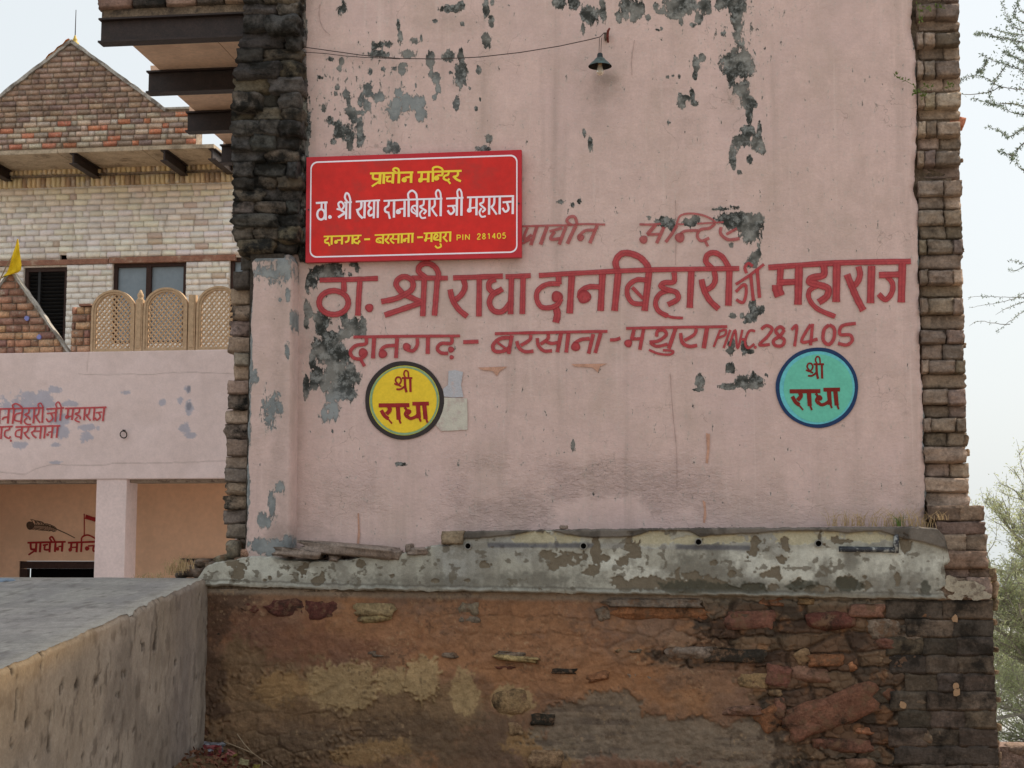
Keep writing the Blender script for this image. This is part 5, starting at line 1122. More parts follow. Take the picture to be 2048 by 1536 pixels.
MB().box(x0_, x1_, YF+.012, YF+.32, zf, zb1-.002).build('pillar', bpy.data.materials['pillar_pink'], RB)
# back wall of the porch with its doorway
d0, d1, dz = P(38, 1140, YI)[0], P(236, 1140, YI)[0], P(110, 1122, YI)[2]
m = MB(); m.box(xL, d0, YI, YI+.2, zf, zb1+.1); m.box(d1, xRr, YI, YI+.2, zf, zb1+.1); m.box(d0, d1, YI, YI+.2, dz, zb1+.1); m.build('porch_wall', MAT['tan'], RB)
MB().box(xL-.0, xL+.2, YF+.32, YI, zf, zb1).build('porch_side_wall', MAT['tan'], RB)
m = MB(); m.box(d0+.002, d0+.09, YI+.02, YI+.1, zf, dz-.09); m.box(d1-.09, d1-.002, YI+.02, YI+.1, zf, dz-.09); m.box(d0+.002, d1-.002, YI+.02, YI+.1, dz-.088, dz-.003); m.build('door_frame', MAT['wood'], RB)
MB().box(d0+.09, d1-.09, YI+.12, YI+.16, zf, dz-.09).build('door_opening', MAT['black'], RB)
fl = MB().box(xL, xRr, YF-.3, YI, zf-.1, zf); fl.build('porch_floor', MAT['cement'], RB)
# iron grille low in the right bay
g0, g1 = P(362, 1118, YI)[0], P(470, 1118, YI)[0]; gz1, gz0 = P(400, 1117, YI)[2], P(400, 1150, YI)[2]
gr_ = MB(); gr_.box(g0, g1, YI-.03, YI-.01, gz1-.02, gz1); gr_.box(g0, g1, YI-.03, YI-.01, gz0, gz0+.02)
n = 16
for i in range(n+1): x = g0+(g1-g0)*i/n; gr_.box(x-.006, x+.006, YI-.028, YI-.012, gz0+.02, gz1-.02)
gr_.build('vent_grille', MAT['iron'], RB)
# words on it
WS[0] = 0.78; R3 = (0, 690, 3.135); rr_ = MAT['rear_red']; YB = YF-.0095
strokes('painted_word', RB, R3, [(14, (-60, 402), (272, 394)), (16, (-3, 405), (-6, 495)), (18, (56, 400), (48, 492)), (14, (50, 450), (22, 456), (14, 470)), (16, (88, 400), (78, 495)), (14, (88, 398), (78, 380), (98, 368), (125, 380), (142, 398)), (16, (142, 400), (130, 495)), (13, (138, 425), (100, 435), (92, 470), (130, 480)),
    (14, (182, 400), (178, 425), (156, 436), (182, 452), (188, 470)), (13, (170, 455), (152, 475), (165, 495), (195, 498)), (16, (216, 398), (208, 492)), (14, (245, 398), (240, 430), (225, 445)), (14, (222, 440), (235, 468), (252, 488)), (16, (268, 398), (264, 488)), (12, (245, 395), (238, 375), (255, 365), (272, 395))], 16, rr_, YB)
strokes('painted_word', RB, R3, [(14, (290, 402), (402, 394)), (13, (292, 430), (345, 424)), (14, (318, 428), (330, 460), (305, 480), (288, 460)), (16, (352, 400), (346, 482)), (16, (384, 398), (376, 475)), (12, (358, 396), (350, 372), (368, 358), (386, 395))], 16, rr_, YB)
strokes('painted_word', RB, R3, [(14, (408, 398), (668, 390)), (16, (428, 400), (422, 445)), ('dot', 419, 452, 12), (12, (420, 448), (452, 446)), (16, (458, 400), (450, 470)), (14, (498, 398), (494, 422), (472, 432), (500, 448), (502, 466)), (12, (486, 450), (470, 470), (500, 484)), (16, (532, 398), (526, 472)), (14, (562, 396), (556, 430), (540, 440)), (14, (538, 436), (550, 455), (568, 474)), (16, (592, 396), (586, 474)),
    (12, (600, 425), (640, 420)), (14, (618, 424), (628, 450), (608, 470), (595, 455)), (16, (654, 394), (644, 478))], 16, rr_, YB)
strokes('painted_word', RB, R3, [(14, (-20, 515), (80, 510)), (16, (10, 514), (5, 590)), (14, (60, 512), (56, 530), (32, 540), (30, 570), (55, 585), (66, 572)), ('dot', 68, 600, 7), (14, (96, 514), (378, 506)), (13, (130, 530), (102, 540), (98, 570), (130, 578)), (16, (138, 512), (130, 592)), (14, (178, 512), (172, 540), (152, 552)), (14, (150, 546), (165, 572), (185, 588)), (14, (222, 510), (216, 535), (198, 548)), (14, (196, 545), (208, 568), (228, 582)),
    (12, (215, 540), (250, 540)), (16, (258, 510), (250, 588)), (16, (284, 510), (276, 586)), (16, (330, 510), (322, 584)), (12, (322, 544), (300, 548)), ('dot', 298, 562, 9), (16, (362, 508), (354, 582))], 16, rr_, YB)
mar = MAT['maroon']; YQ = YI-.004
strokes('painted_word', RB, R3, [(16, (172, 1240), (412, 1234)), (18, (192, 1242), (195, 1278), (220, 1282)), (18, (228, 1240), (224, 1300)), (14, (178, 1316), (224, 1286)), (18, (254, 1238), (250, 1300)), (14, (268, 1256), (302, 1250)), (16, (282, 1256), (280, 1282), (306, 1284)), (18, (314, 1238), (310, 1300)), (18, (348, 1238), (344, 1298)), (14, (328, 1236), (312, 1212), (328, 1204), (346, 1236)), (18, (392, 1236), (388, 1296)), (12, (385, 1262), (366, 1264)), ('dot', 360, 1278, 12)], 16, mar, YQ)
strokes('painted_word', RB, R3, [(16, (425, 1240), (640, 1232)), (18, (448, 1240), (444, 1280)), ('dot', 440, 1284, 12), (12, (445, 1270), (476, 1268)), (18, (484, 1240), (480, 1300)), (16, (512, 1238), (508, 1298)), (13, (510, 1236), (516, 1204), (552, 1192), (600, 1215), (625, 1240)), (12, (590, 1258), (552, 1260)), ('dot', 546, 1276, 14), (14, (622, 1240), (590, 1262), (585, 1290), (620, 1296))], 16, mar, YQ)
strokes('painted_flag', RB, R3, [(8, (528, 1058), (528, 1192)), (34, (535, 1076), (600, 1096)), (24, (590, 1092), (625, 1102))], 8, mar, YQ)
fth = simple('feather_paint', C(70, 56, 46, 1.5), .9, .3, 30, 0)
it = [('dot', 190, 1132, 26), (7, (205, 1130), (300, 1135), (400, 1175), (470, 1210))]
random.seed(3)
for i in range(26):
    t = i/26; x = 210+t*150; yb_ = 1130+t*28
    it.append((3.5, (x, yb_), (x-8+random.uniform(-4, 8), yb_-random.uniform(20, 38)*(1-t*.5)), (x-22, yb_-random.uniform(28, 44)*(1-t*.4))))
    it.append((3.5, (x, yb_), (x-6, yb_+random.uniform(12, 24)*(1-t*.5)), (x-22, yb_+random.uniform(14, 30)*(1-t*.5))))
strokes('painted_feather', RB, R3, it, 4, fth, YQ)
# iron ring on the beam
c0 = P(247, 869, YF-.03); pts = [c0+np.array([.036*math.cos(a), -.01*math.sin(a), .036*math.sin(a)]) for a in np.linspace(0, 2*math.pi, 19)]
rg = thing('iron_ring', 'black iron ring hanging from a staple on the pink beam behind', 'ring', tuple(c0)); MB().tube(pts, .006, 6, False).build('ring', MAT['iron'], rg, True); MB().box(c0[0]-.008, c0[0]+.008, YF-.045, YF+.01, c0[2]+.03, c0[2]+.05).build('staple', MAT['iron'], rg)

# --- whitewashed upper wall with brick pieces
zw0 = zt1-.02; zw1 = P(200, 337, YW)[2]
xw0, xw1 = P(-160, 500, YW)[0], P(640, 500, YW)[0]
def wx(px, py=560): return P(px, py, YW)[0]
def wz(py, px=200): return P(px, py, YW)[2]
OPEN = [(wx(46), wx(133), wz(690), wz(531)), (wx(224), wx(371), wz(690), wz(526)), (wx(458), wx(560), wz(690), wz(520)), (wx(117), wx(131), wz(519), wz(507)), (wx(391), wx(404), wz(520), wz(512)), (wx(-120), wx(-60), wz(690), wz(531))]
zl0, zl1 = wz(528), wz(517)
def wr_(z):
    seg = [(xw0, xw1)]
    for a, b, c_, d in OPEN:
        if c_ <= z <= d:
            ns = []
            for s0, s1 in seg:
                if b <= s0 or a >= s1: ns.append((s0, s1)); continue
                if a > s0: ns.append((s0, a))
                if b < s1: ns.append((b, s1))
            seg = ns
    return seg
m = MB()
edges_ = sorted(set([zw0, zw1]+[v for o_ in OPEN for v in o_[2:] if zw0 < v < zw1]))
for za, zb2 in zip(edges_[:-1], edges_[1:]):
    for a, b in wr_((za+zb2)/2): m.box(a, b, YW+.022, YW+.3, za, zb2)
m.build('upper_wall', MAT['mortar_white'], RB)
random.seed(11)
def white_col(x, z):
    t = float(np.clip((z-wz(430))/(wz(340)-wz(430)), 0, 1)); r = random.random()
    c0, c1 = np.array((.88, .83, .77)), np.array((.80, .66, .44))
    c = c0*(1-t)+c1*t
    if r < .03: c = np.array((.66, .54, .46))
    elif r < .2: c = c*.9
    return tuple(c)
vis = lambda f: (lambda z: [(max(a, wx(-30)), min(b, wx(480))) for a, b in f(z) if min(b, wx(480))-max(a, wx(-30)) > .03])
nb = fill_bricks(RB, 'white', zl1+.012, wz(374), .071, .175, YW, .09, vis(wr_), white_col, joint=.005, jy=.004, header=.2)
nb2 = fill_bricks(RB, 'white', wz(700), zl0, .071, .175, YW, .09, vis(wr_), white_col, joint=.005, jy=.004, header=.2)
bricks_ = sorted([o for o in RB.children if o.name.split('.')[0] == 'brick'], key=lambda o: -(o.location.z+RB.location.z)+random.uniform(0, .05))
extra = bricks_[296:]; V_ = []; F_ = []      # those past the limit, mostly hidden behind the stone screens, as one part
for o in extra:
    n_ = len(V_); M_ = Matrix.LocRotScale(o.location+RB.location, o.rotation_euler, o.scale)
    V_ += [tuple(M_ @ v.co) for v in o.data.vertices]; F_ += [tuple(n_+i for i in p.vertices) for p in o.data.polygons]
for o in extra: bpy.data.objects.remove(o)
me = bpy.data.meshes.new('lower_bricks'); me.from_pydata(V_, [], F_); me.update()
o = link('lower_bricks', me, MAT['white_brick'], RB, True); o.color = (.92, .87, .81, 1); tag(o, kind='stuff')
for z0_, z1_ in ((wz(372), wz(352)), (wz(347), wz(327))):
    x = wx(-20); 
    while x < wx(470):
        L = .062*random.uniform(.9, 1.1)
        block('header_brick', RB, 'white', x+.004, x+L-.006, YW-.03, YW+.08, z0_+.006, z1_-.004, (.72, .58, .36) if random.random() > .1 else (.42, .3, .2)); x += L
MB().box(xw0, xw1, YW-.004, YW+.1, wz(351), wz(347.5)).build('string_course', MAT['mortar_grey'], RB)
MB().box(xw0, wx(215), YW-.012, YW+.2, zl0+.002, zl1-.002, .002).build('lintel', MAT['lintel'], RB)
MB().box(wx(217), wx(470), YW-.012, YW+.2, zl0+.006, zl1+.008, .002).build('lintel', MAT['lintel'], RB)
# windows
for wi, (a, b, c_, d) in enumerate(OPEN[:3]):
    wn = bpy.data.objects.new('window', None); col.objects.link(wn); wn.parent = RB; wn.location = Vector(((a+b)/2, YW+.08, (c_+d)/2))-RB.location
    d = d-.004; t = .045
    def kid(mb, nm, mt): 
        o = mb.build(nm, mt); o.parent = wn; o.location = -(RB.location+wn.location); return o
    f = MB(); f.box(a+.002, a+t, YW+.05, YW+.13, c_, d-t-.001); f.box(b-t, b-.002, YW+.05, YW+.13, c_, d-t-.001); f.box(a+.002, b-.002, YW+.05, YW+.13, d-t, d); f.box(a+t+.001, b-t-.001, YW+.05, YW+.13, c_, c_+.04); kid(f, 'window_frame', MAT['wood'])
    if wi == 0:
        mu = MB(); mu.box((a*2+b)/3-.015, (a*2+b)/3+.015, YW+.055, YW+.12, c_+.041, d-t-.001); kid(mu, 'mullion', MAT['shutter'])
        z = c_+.06
        while z < d-t-.01:
            s_ = MB(); s_.add([(a+t+.001, YW+.12, z), (b-t-.001, YW+.12, z), (b-t-.001, YW+.075, z+.028), (a+t+.001, YW+.075, z+.028), (a+t+.001, YW+.128, z+.006), (b-t-.001, YW+.128, z+.006), (b-t-.001, YW+.083, z+.034), (a+t+.001, YW+.083, z+.034)], [(0, 1, 2, 3), (7, 6, 5, 4), (0, 4, 5, 1), (2, 6, 7, 3), (1, 5, 6, 2), (0, 3, 7, 4)])
            kid(s_, 'slat', MAT['shutter']); z += .045
        kid(MB().box(a+.01, b-.01, YW+.2, YW+.22, c_, d), 'shutter_back', MAT['black'])
    else:
        xm = (a+b)/2-.02
        kid(MB().box(xm-.03, xm+.03, YW+.048, YW+.125, c_+.041, d-t-.001), 'mullion', MAT['wood'])
        gp = simple('dusty_blue_pane', C(104, 116, 126, 1.5), .35, .06, 4, 0, spec=.5)
        kid(MB().box(a+t, xm-.03, YW+.09, YW+.1, c_+.04, d-t), 'pane', gp); kid(MB().box(xm+.03, b-t, YW+.09, YW+.1, c_+.04, d-t), 'pane', gp)
for a, b, c_, d in OPEN[3:5]: MB().box(a, b, YW+.07, YW+.1, c_, d).build('wall_hole', MAT['black'], RB)
# eave slab on steel brackets
zs = P(200, 303, YGb)[2]
xe1 = P(428, 292, YGb)[0]
x = xw0
for i in range(6):
    b = min(x+1.02, xe1); 
    if b-x > .1: MB().box(x+.003, b-.003, YGb-.0, YW+.25, zs, zs+.045, .003).build('eave_slab', MAT['soffit_grey'], RB)
    x = b
for pxb in (20, 196, 371, 463):
    xb_ = P(pxb, 350, YW)[0]; m = MB(); m.box(xb_-.045, xb_+.045, YGb+.02, YW+.1, zs-.012, zs-.002); m.box(xb_-.045, xb_+.045, YGb+.02, YW+.1, zs-.13, zs-.118); m.box(xb_-.008, xb_+.008, YGb+.02, YW+.1, zs-.118, zs-.012); m.build('steel_bracket', MAT['steel'], RB)
# --- brick gable over the eave
GB = thing('brick_gable', 'steep triangular brick gable with cement coping rising above the eave at top left', 'gable', tuple(P(140, 290, YGb)))
def gX(px, py): return P(px, py, YGb+.08)[0]
def gZ(py, px=140): return P(px, py, YGb+.08)[2]
gz0, gz1_, gz2 = zs+.05, gZ(226), gZ(86)
xp = gX(142, 84); xf0, xf1 = gX(-52, 226), gX(332, 226); xr0, xr1 = gX(-140, 260), gX(392, 260)
def grange(z):
    if z < gz1_: return [(xr0, xr1)]
    t = (z-gz1_)/(gz2-gz1_); return [(xf0+(xp-xf0)*t+.01, xf1+(xp-xf1)*t-.01)]
random.seed(21)
def gcol(x, z):
    if z < gz1_-.05:
        return random.choice([C(122, 104, 92, K), C(146, 128, 114, K), C(146, 96, 76, K), C(112, 96, 88, K), C(134, 122, 110, K), C(146, 136, 124, K)])
    return random.choice([C(122, 102, 90, K), C(112, 94, 84, K), C(126, 106, 94, K), C(130, 110, 96, K), C(106, 90, 82, K), C(118, 100, 88, K)])
gv = lambda z: [(max(a, gX(-20, 250)), b) for a, b in grange(z) if b-max(a, gX(-20, 250)) > .03]
fill_bricks(GB, 'far', gz0+.03, gz2-.03, .066, .165, YGb+.08, .1, gv, gcol, joint=.009, jy=.005, header=.3)
MB().prism([(xr0, gz0), (xr1, gz0), (xr1, gz1_), (xf1, gz1_+.001), (xp, gz2), (xf0, gz1_+.001), (xr0, gz1_)], YGb+.098, YGb+.3).build('gable_core', MAT['mortar_grey'], GB)
for xa_, xb_ in ((xf0, xp), (xf1, xp)):
    s_ = 1 if xa_ < xb_ else -1
    m = MB(); n_ = 24; P0 = np.array([xa_, gz1_-.01]); P1 = np.array([xb_, gz2+.02]); nn = np.array([-(P1-P0)[1], (P1-P0)[0]]); nn = nn/np.linalg.norm(nn)*s_
    top_ = [P0+(P1-P0)*i/n_+nn*(.022+random.uniform(-.006, .006)) for i in range(n_+1)]; bot_ = [P0+(P1-P0)*i/n_-nn*(.016+random.uniform(-.006, .006)) for i in range(n_+1)]
    m.prism([tuple(p) for p in bot_]+[tuple(p) for p in top_[::-1]], YGb+.06, YGb+.32); m.build('cement_coping', MAT['cement'], GB)
m = MB(); x = xf1-.02; m.box(xf1-.05, xr1+.01, YGb+.06, YGb+.3, gz1_-.002, gz1_+.02, .003); m.build('cement_coping', MAT['cement'], GB)
tp = (xp, YGb+.19, gz2+.02)
FN = thing('roof_finial', 'thin dark spike in a small gilded cap on the gable peak', 'finial', tp)
MB().lathe([(.05, 0), (.045, .02), (.022, .035), (.03, .055), (.018, .075), (.012, .1), (.0005, .12)], tp, 12).build('finial_base', simple('gilded_cap', C(176, 150, 70, 1.3), .5, .2, 30, .001), FN, True)
MB().tube([(tp[0], tp[1], tp[2]+.1), (tp[0], tp[1], tp[2]+.42)], [.006, .004], 6).build('finial_rod', MAT['iron'], FN)
# orange cloth lying over the left coping
m = MB(); vs = []
for i in range(9):
    t = i/8; x_ = xp-.02-t*.27; z_ = gz2+.045-t*.215+.01*math.sin(i*2.1); vs += [(x_, YGb+.05, z_-.012), (x_, YGb+.3, z_+.006)]
m.add(vs, [(2*i, 2*i+1, 2*i+3, 2*i+2) for i in range(8)]+[]); m.add([(v[0], v[1], v[2]+.014) for v in vs], [(2*i, 2*i+2, 2*i+3, 2*i+1) for i in range(8)])
oc = m.build('orange_cloth', MAT['orange_cloth'], None, True); tag(oc, 'strip of orange cloth draped on the left slope of the gable peak', 'cloth')

# --- small gable with flag, brick pier, stone screens on the terrace edge
YJ = YF+.14
def jx(px, py=640): return P(px, py, YJ)[0]
def jz(py, px=200): return P(px, py, YJ)[2]
SG = thing('small_brick_gable', 'small brick gable with cement edge standing on the terrace at far left', 'gable', (jx(40), YJ, zt1))
pk = (jx(22, 545), jz(543, 20)); ft = jx(140, 696)
zS = zt1+.002
slope_l = pk[0]-(ft-pk[0])
def sr(z):
    t = (z-zS)/(pk[1]-zS); return [(max(slope_l+(pk[0]-slope_l)*t, jx(-30)), ft+(pk[0]-ft)*t-.02)]
random.seed(31)
BCOL = lambda x, z: random.choice([C(134, 102, 84, K), C(120, 92, 78, K), C(148, 118, 94, K), C(112, 84, 74, K), C(142, 104, 86, K)])
fill_bricks(SG, 'far', zS+.005, pk[1]-.03, .078, .18, YJ, .12, sr, BCOL, joint=.010, jy=.006)
MB().prism([(slope_l, zS), (ft, zS), (pk[0], pk[1])], YJ+.02, YJ+.07).build('gable_core', MAT['mortar_grey'], SG)
for xa_ in (slope_l, ft):
    s_ = 1 if xa_ < pk[0] else -1; P0 = np.array([xa_, zS]); P1 = np.array([pk[0], pk[1]+.01]); nn = np.array([-(P1-P0)[1], (P1-P0)[0]]); nn = nn/np.linalg.norm(nn)*s_
    n_ = 16; top_ = [P0+(P1-P0)*i/n_+nn*(.012+random.uniform(-.005, .005)) for i in range(n_+1)]; bot_ = [P0+(P1-P0)*i/n_-nn*.014 for i in range(n_+1)]
    MB().prism([tuple(p) for p in bot_]+[tuple(p) for p in top_[::-1]], YJ-.012, YJ+.075).build('cement_coping', MAT['cement'], SG)
for px, py_ in ((53, 637), (78, 674)):
    c0 = P(px, py_, YJ-.012); pts = [(c0[0]+.03*math.cos(a)*random.uniform(.6, 1), YJ-.004-.012, c0[2]+.032*math.sin(a)*random.uniform(.7, 1)) for a in np.linspace(0, 5.5, 8)]
    m = MB(); m.add(pts+[(p[0], YJ+.01, p[2]) for p in pts], [tuple(range(8))]+[(i, 8+i, 8+(i+1) % 8, (i+1) % 8) for i in range(8)]); m.build('blue_paint_spot', simple('blue_paint_dab', C(120, 124, 176, 1.4), .8, .1, 20, 0), SG)
PR = thing('brick_pier', 'short brick pier between the small gable and the first stone screen', 'pier', (jx(150), YJ, zt1))
fill_bricks(PR, 'far', zS+.005, jz(612), .078, .17, YJ+.002, .14, lambda z: [(max(jx(142), ft-.02 if z < jz(680) else jx(142)), jx(181))], BCOL, joint=.010, jy=.006)
MB().box(jx(143), jx(180.5), YJ+.02, YJ+.15, zS, jz(614)).build('pier_core', MAT['mortar_grey'], PR); MB().box(jx(158), jx(182), YJ-.015, YJ+.16, jz(611.5), jz(607), .003).build('pier_cap', MAT['lintel'], PR)
# flag on the small gable
FL = thing('prayer_flag', 'tattered yellow flag on a thin pole on the small brick gable', 'flag', (jx(16), YJ-.05, pk[1]))
MB().tube([P(-4, 568, YJ-.04), P(14, 530, YJ-.04), P(38, 490, YJ-.04)], [.008, .007, .005], 6).build('flag_pole', MAT['twig'], FL)
fpts = [[(34, 478), (36, 478)], [(31, 492), (38, 490)], [(26, 506), (39, 502)], [(22, 520), (41, 515)], [(19, 532), (43, 530)], [(14, 544), (42, 540)], [(6, 553), (36, 545)], [(-3, 560), (14, 548)]]
m = MB(); vs = []
for i, (a, b) in enumerate(fpts):
    for t in np.linspace(0, 1, 5): vs.append(tuple(P(a[0]*(1-t)+b[0]*t, a[1]*(1-t)+b[1]*t, YJ-.05+.02*math.sin(t*6+i*1.3))))
fs = [(i*5+j, i*5+j+1, i*5+j+6, i*5+j+5) for i in range(len(fpts)-1) for j in range(4)]
m.add(vs, fs); m.add([(v[0], v[1]+.003, v[2]) for v in vs], [f[::-1] for f in fs]); m.build('flag_cloth', MAT['flag'], FL, True)
# carved stone screens
def jali(pxa, pxb, ptop, pbot, label):
    a, b = jx(pxa), jx(pxb); z0_, z1_ = zt1+.004, P((pxa+pxb)/2, ptop, YJ)[2]
    o = thing('stone_screen', label, 'screen', ((a+b)/2, YJ, z0_), group='carved stone screens along the terrace edge')
    R_ = (b-a)/2; cx_ = (a+b)/2; zc = z1_-R_*.92
    def arch(r, zbase, n=20): return [(cx_+r*math.cos(t), zc+r*.92*math.sin(t)) for t in np.linspace(0, math.pi, n+1)]
    for r_o, r_i, yy0, yy1, nm in ((R_, R_*.90, YJ-.012, YJ+.05, 'outer_moulding'), (R_*.895, R_*.80, YJ-.002, YJ+.042, 'inner_moulding')):
        zb_o = z0_+(R_-r_o); zb_i = z0_+(R_-r_i)
        o_ = [(cx_+r_o, zb_o)]+arch(r_o, 0)+[(cx_-r_o, zb_o)]; i_ = [(cx_+r_i, zb_i)]+arch(r_i, 0)+[(cx_-r_i, zb_i)]
        n = len(o_); m = MB(); vs = [(x, yy0, z) for x, z in o_]+[(x, yy0, z) for x, z in i_]+[(x, yy1, z) for x, z in o_]+[(x, yy1, z) for x, z in i_]; fs = []
        for k_ in range(n):
            k2 = (k_+1) % n
            fs += [(k_, n+k_, n+k2, k2), (2*n+k_, 2*n+k2, 3*n+k2, 3*n+k_), (k_, k2, 2*n+k2, 2*n+k_), (n+k_, 3*n+k_, 3*n+k2, n+k2)]
        m.add(vs, fs); m.build(nm, MAT['jali'], o)
    ri = R_*.81; zb_i = z0_+(R_-ri); m = MB(); sp = .053; wb = .0065
    def inside(x, z):
        if abs(x-cx_) > ri or z < zb_i: return False
        return z <= zc or ((x-cx_)/ri)**2+((z-zc)/(ri*.92))**2 <= 1
    for sgn_ in (1, -1):
        c = -2.0
        while c < 2.0:
            prev = None; run = []
            for i in range(400):
                x = cx_-ri+2*ri*i/399; z = zb_i+sgn_*(x-cx_)*1.15+c
                if inside(x, z): run.append((x, z))
            if len(run) > 2:
                (xa_, za_), (xb_, zb_) = run[0], run[-1]; d = np.array([xb_-xa_, zb_-za_]); L = np.linalg.norm(d)
                if L > .02:
                    nn = np.array([-d[1], d[0]])/L*wb; m.prism([(xa_-nn[0], za_-nn[1]), (xb_-nn[0], zb_-nn[1]), (xb_+nn[0], zb_+nn[1]), (xa_+nn[0], za_+nn[1])], YJ+.008+(.0006 if sgn_ > 0 else 0), YJ+.03)
            c += sp*1.15
    m.build('lattice', MAT['jali'], o)
    return o
jali(183, 269.5, 580, 697, 'first arched stone lattice screen, beside the brick pier')
jali(287, 375, 575, 696, 'middle arched stone lattice screen, in front of the blue-paned window')
jali(393, 480, 572, 694, 'right arched stone lattice screen, half hidden by the main building')
for pa, pb, lab, fin in ((271, 285.5, 'carved screen post with a knob finial between the first two screens', True), (377, 391, 'plain screen post without finial beside the right screen', False)):
    a, b = jx(pa), jx(pb); zt_p = jz(600 if fin else 590, pa); po = thing('screen_post', lab, 'post', ((a+b)/2, YJ, zt1), group='posts between the stone screens')
    MB().box(a, b, YJ-.01, YJ+.06, zt1+.002, zt_p).build('shaft', MAT['jali'], po); MB().box(a+.016, b-.016, YJ-.018, YJ-.009, zt1+.05, zt_p-.04).build('raised_panel', MAT['jali'], po)
    if fin: MB().lathe([(.036, 0), (.036, .015), (.026, .02), (.034, .04), (.034, .06), (.02, .085), (.012, .105), (.0005, .115)], ((a+b)/2, YJ+.025, zt_p), 12).build('finial', MAT['jali'], po, True)

# wide drop behind the crest: yard in front of the rear building is the ground sheet
bd = thing('blue_bundle', 'blue-grey plastic sheet bundle at the far left crest of the ramp', 'bundle', tuple(P(10, 1166, -.3)))
a = P(-30, 1172, -.3); b = P(38, 1160, -.3)
me_ = rock_mesh('bundle_cloth', 4, .95, .25, 77, 3); me_.materials.append(MAT['tarp'])
o = bpy.data.objects.new('sheet_folds', me_); col.objects.link(o); o.parent = bd; o.scale = (b[0]-a[0], .2, .05); o.location = Vector(((a[0]+b[0])/2, -.3, P(10, 1166, -.3)[2]))-bd.location

# =================================================================== FAR WALL, TREES
fw = thing('boundary_wall', 'low brown boundary wall in the lower right corner behind the building', 'wall', tuple(P(2040, 1500, 4.0)))
a = P(1960, 1491, 4.0); 
MB().box(a[0], a[0]+8, 4.0, 4.25, -.6, a[2], .01).build('wall_body', simple('brown_rubble', C(118, 98, 88, K), .95, .3, 8, .03, dirt=C(80, 64, 56, K)), fw)
for i in range(14):
    x = a[0]+i*.2; block('coping_stone', fw, 'rubble', x, x+.19, 3.98, 4.2, a[2]-.09, a[2]+random.uniform(-.01, .012), C(120, 100, 90, K))

def leaf(m, p, d, L, w_):
    d = Vector(d).normalized(); s_ = d.cross(Vector((random.uniform(-1, 1), random.uniform(-1, 1), random.uniform(-1, 1)))).normalized()*w_
    p = Vector(p); m.add([p, p+d*L*.5+s_, p+d*L, p+d*L*.5-s_], [(0, 1, 2, 3)])
random.seed(5)
TR = thing('overhanging_tree', 'sparse leafy thorn branches reaching in from the upper right edge', 'tree', (5.2, 2.2, -.3))
TC = (1780, 0, 3.8396); T2 = (1780, 400, 3.8396)
def tp_(crop, x, y, yy): return Vector(P(crop[0]+x/crop[2], crop[1]+y/crop[2], yy))
BR = [(TC, [(1500, 640), (1250, 690), (1029, 688), (850, 665), (740, 602), (650, 580), (530, 622)], .10), (TC, [(850, 665), (760, 708), (600, 725), (525, 720)], .0), (TC, [(1400, 620), (1100, 620), (1000, 540), (900, 495), (790, 465), (700, 415)], .12), (TC, [(900, 495), (840, 570), (800, 630), (765, 730), (790, 800)], .12),
      (TC, [(1400, 200), (1150, 260), (1029, 235), (960, 210), (900, 130), (860, 15)], .12), (TC, [(1300, 300), (1029, 270), (900, 255), (800, 222)], .14), (TC, [(1200, 330), (1000, 320), (850, 290), (740, 262), (650, 262)], .2), (TC, [(1400, 850), (1100, 830), (940, 795), (800, 800), (720, 780), (630, 750)], .14), (TC, [(1029, 880), (930, 860), (800, 800)], .14),
      (TC, [(1400, 900), (1100, 950), (1000, 1000), (920, 1050), (830, 1000), (750, 975)], .16), (TC, [(1300, 960), (1029, 1100), (950, 1190), (900, 1180), (840, 1160)], .14), (TC, [(950, 1190), (925, 1250)], .2), (TC, [(1029, 1310), (980, 1270), (975, 1210)], .08), (TC, [(1029, 100), (985, 60), (990, -40)], .12), (TC, [(1300, 150), (1029, 170), (960, 110), (975, 20)], .14),
      (TC, [(740, 460), (715, 540), (680, 545)], .2), (TC, [(1029, 480), (950, 430), (880, 400)], .25), (TC, [(1029, 400), (960, 330)], .25),
      (T2, [(1500, 700), (1200, 740), (1029, 750), (850, 745), (700, 738), (600, 752)], .07), (T2, [(1200, 690), (1029, 720), (960, 755), (850, 785), (740, 805), (620, 826)], .06), (T2, [(1200, 700), (1029, 780), (900, 830), (810, 880)], .08), (T2, [(1200, 760), (1029, 850), (950, 910), (870, 970), (815, 1018)], .07), (T2, [(920, 955), (830, 950), (680, 930), (610, 968)], .03), (T2, [(1200, 520), (1029, 492), (970, 470), (900, 465)], .08), (T2, [(1029, 510), (960, 545), (920, 530)], .1)]
tw = MB(); lf = MB()
for crop, pts, dens in BR:
    faint = crop is T2
    y0 = (2.6 if faint else 1.8)+random.uniform(-.3, .3)
    L = smooth_line([(float(a), float(b)) for a, b in pts], 6); W3 = [tp_(crop, x+random.uniform(-3, 3), y+random.uniform(-3, 3), y0+.15*math.sin(i*.3)) for i, (x, y) in enumerate(L)]
    n = len(W3); tw.tube(W3, [.0045*(1-i/n*.75) if not faint else .003*(1-i/n*.7) for i in range(n)], 4, False)
    for i in range(n-1):
        seg = W3[i+1]-W3[i]; cnt = seg.length*dens*(1400 if not faint else 1100)
        k_ = int(cnt)+(1 if random.random() < cnt-int(cnt) else 0)
        for _ in range(k_//3+(1 if random.random() < .3 else 0)):
            p = W3[i].lerp(W3[i+1], random.random())
            for _ in range(random.choice([2, 3, 4])):
                d = Vector((random.uniform(-1, 1), random.uniform(-.6, .6), random.uniform(-1, .8)))
                leaf(lf, p+d*.004, d, random.uniform(.014, .030)*(.75 if faint else 1), .0042*(.75 if faint else 1))
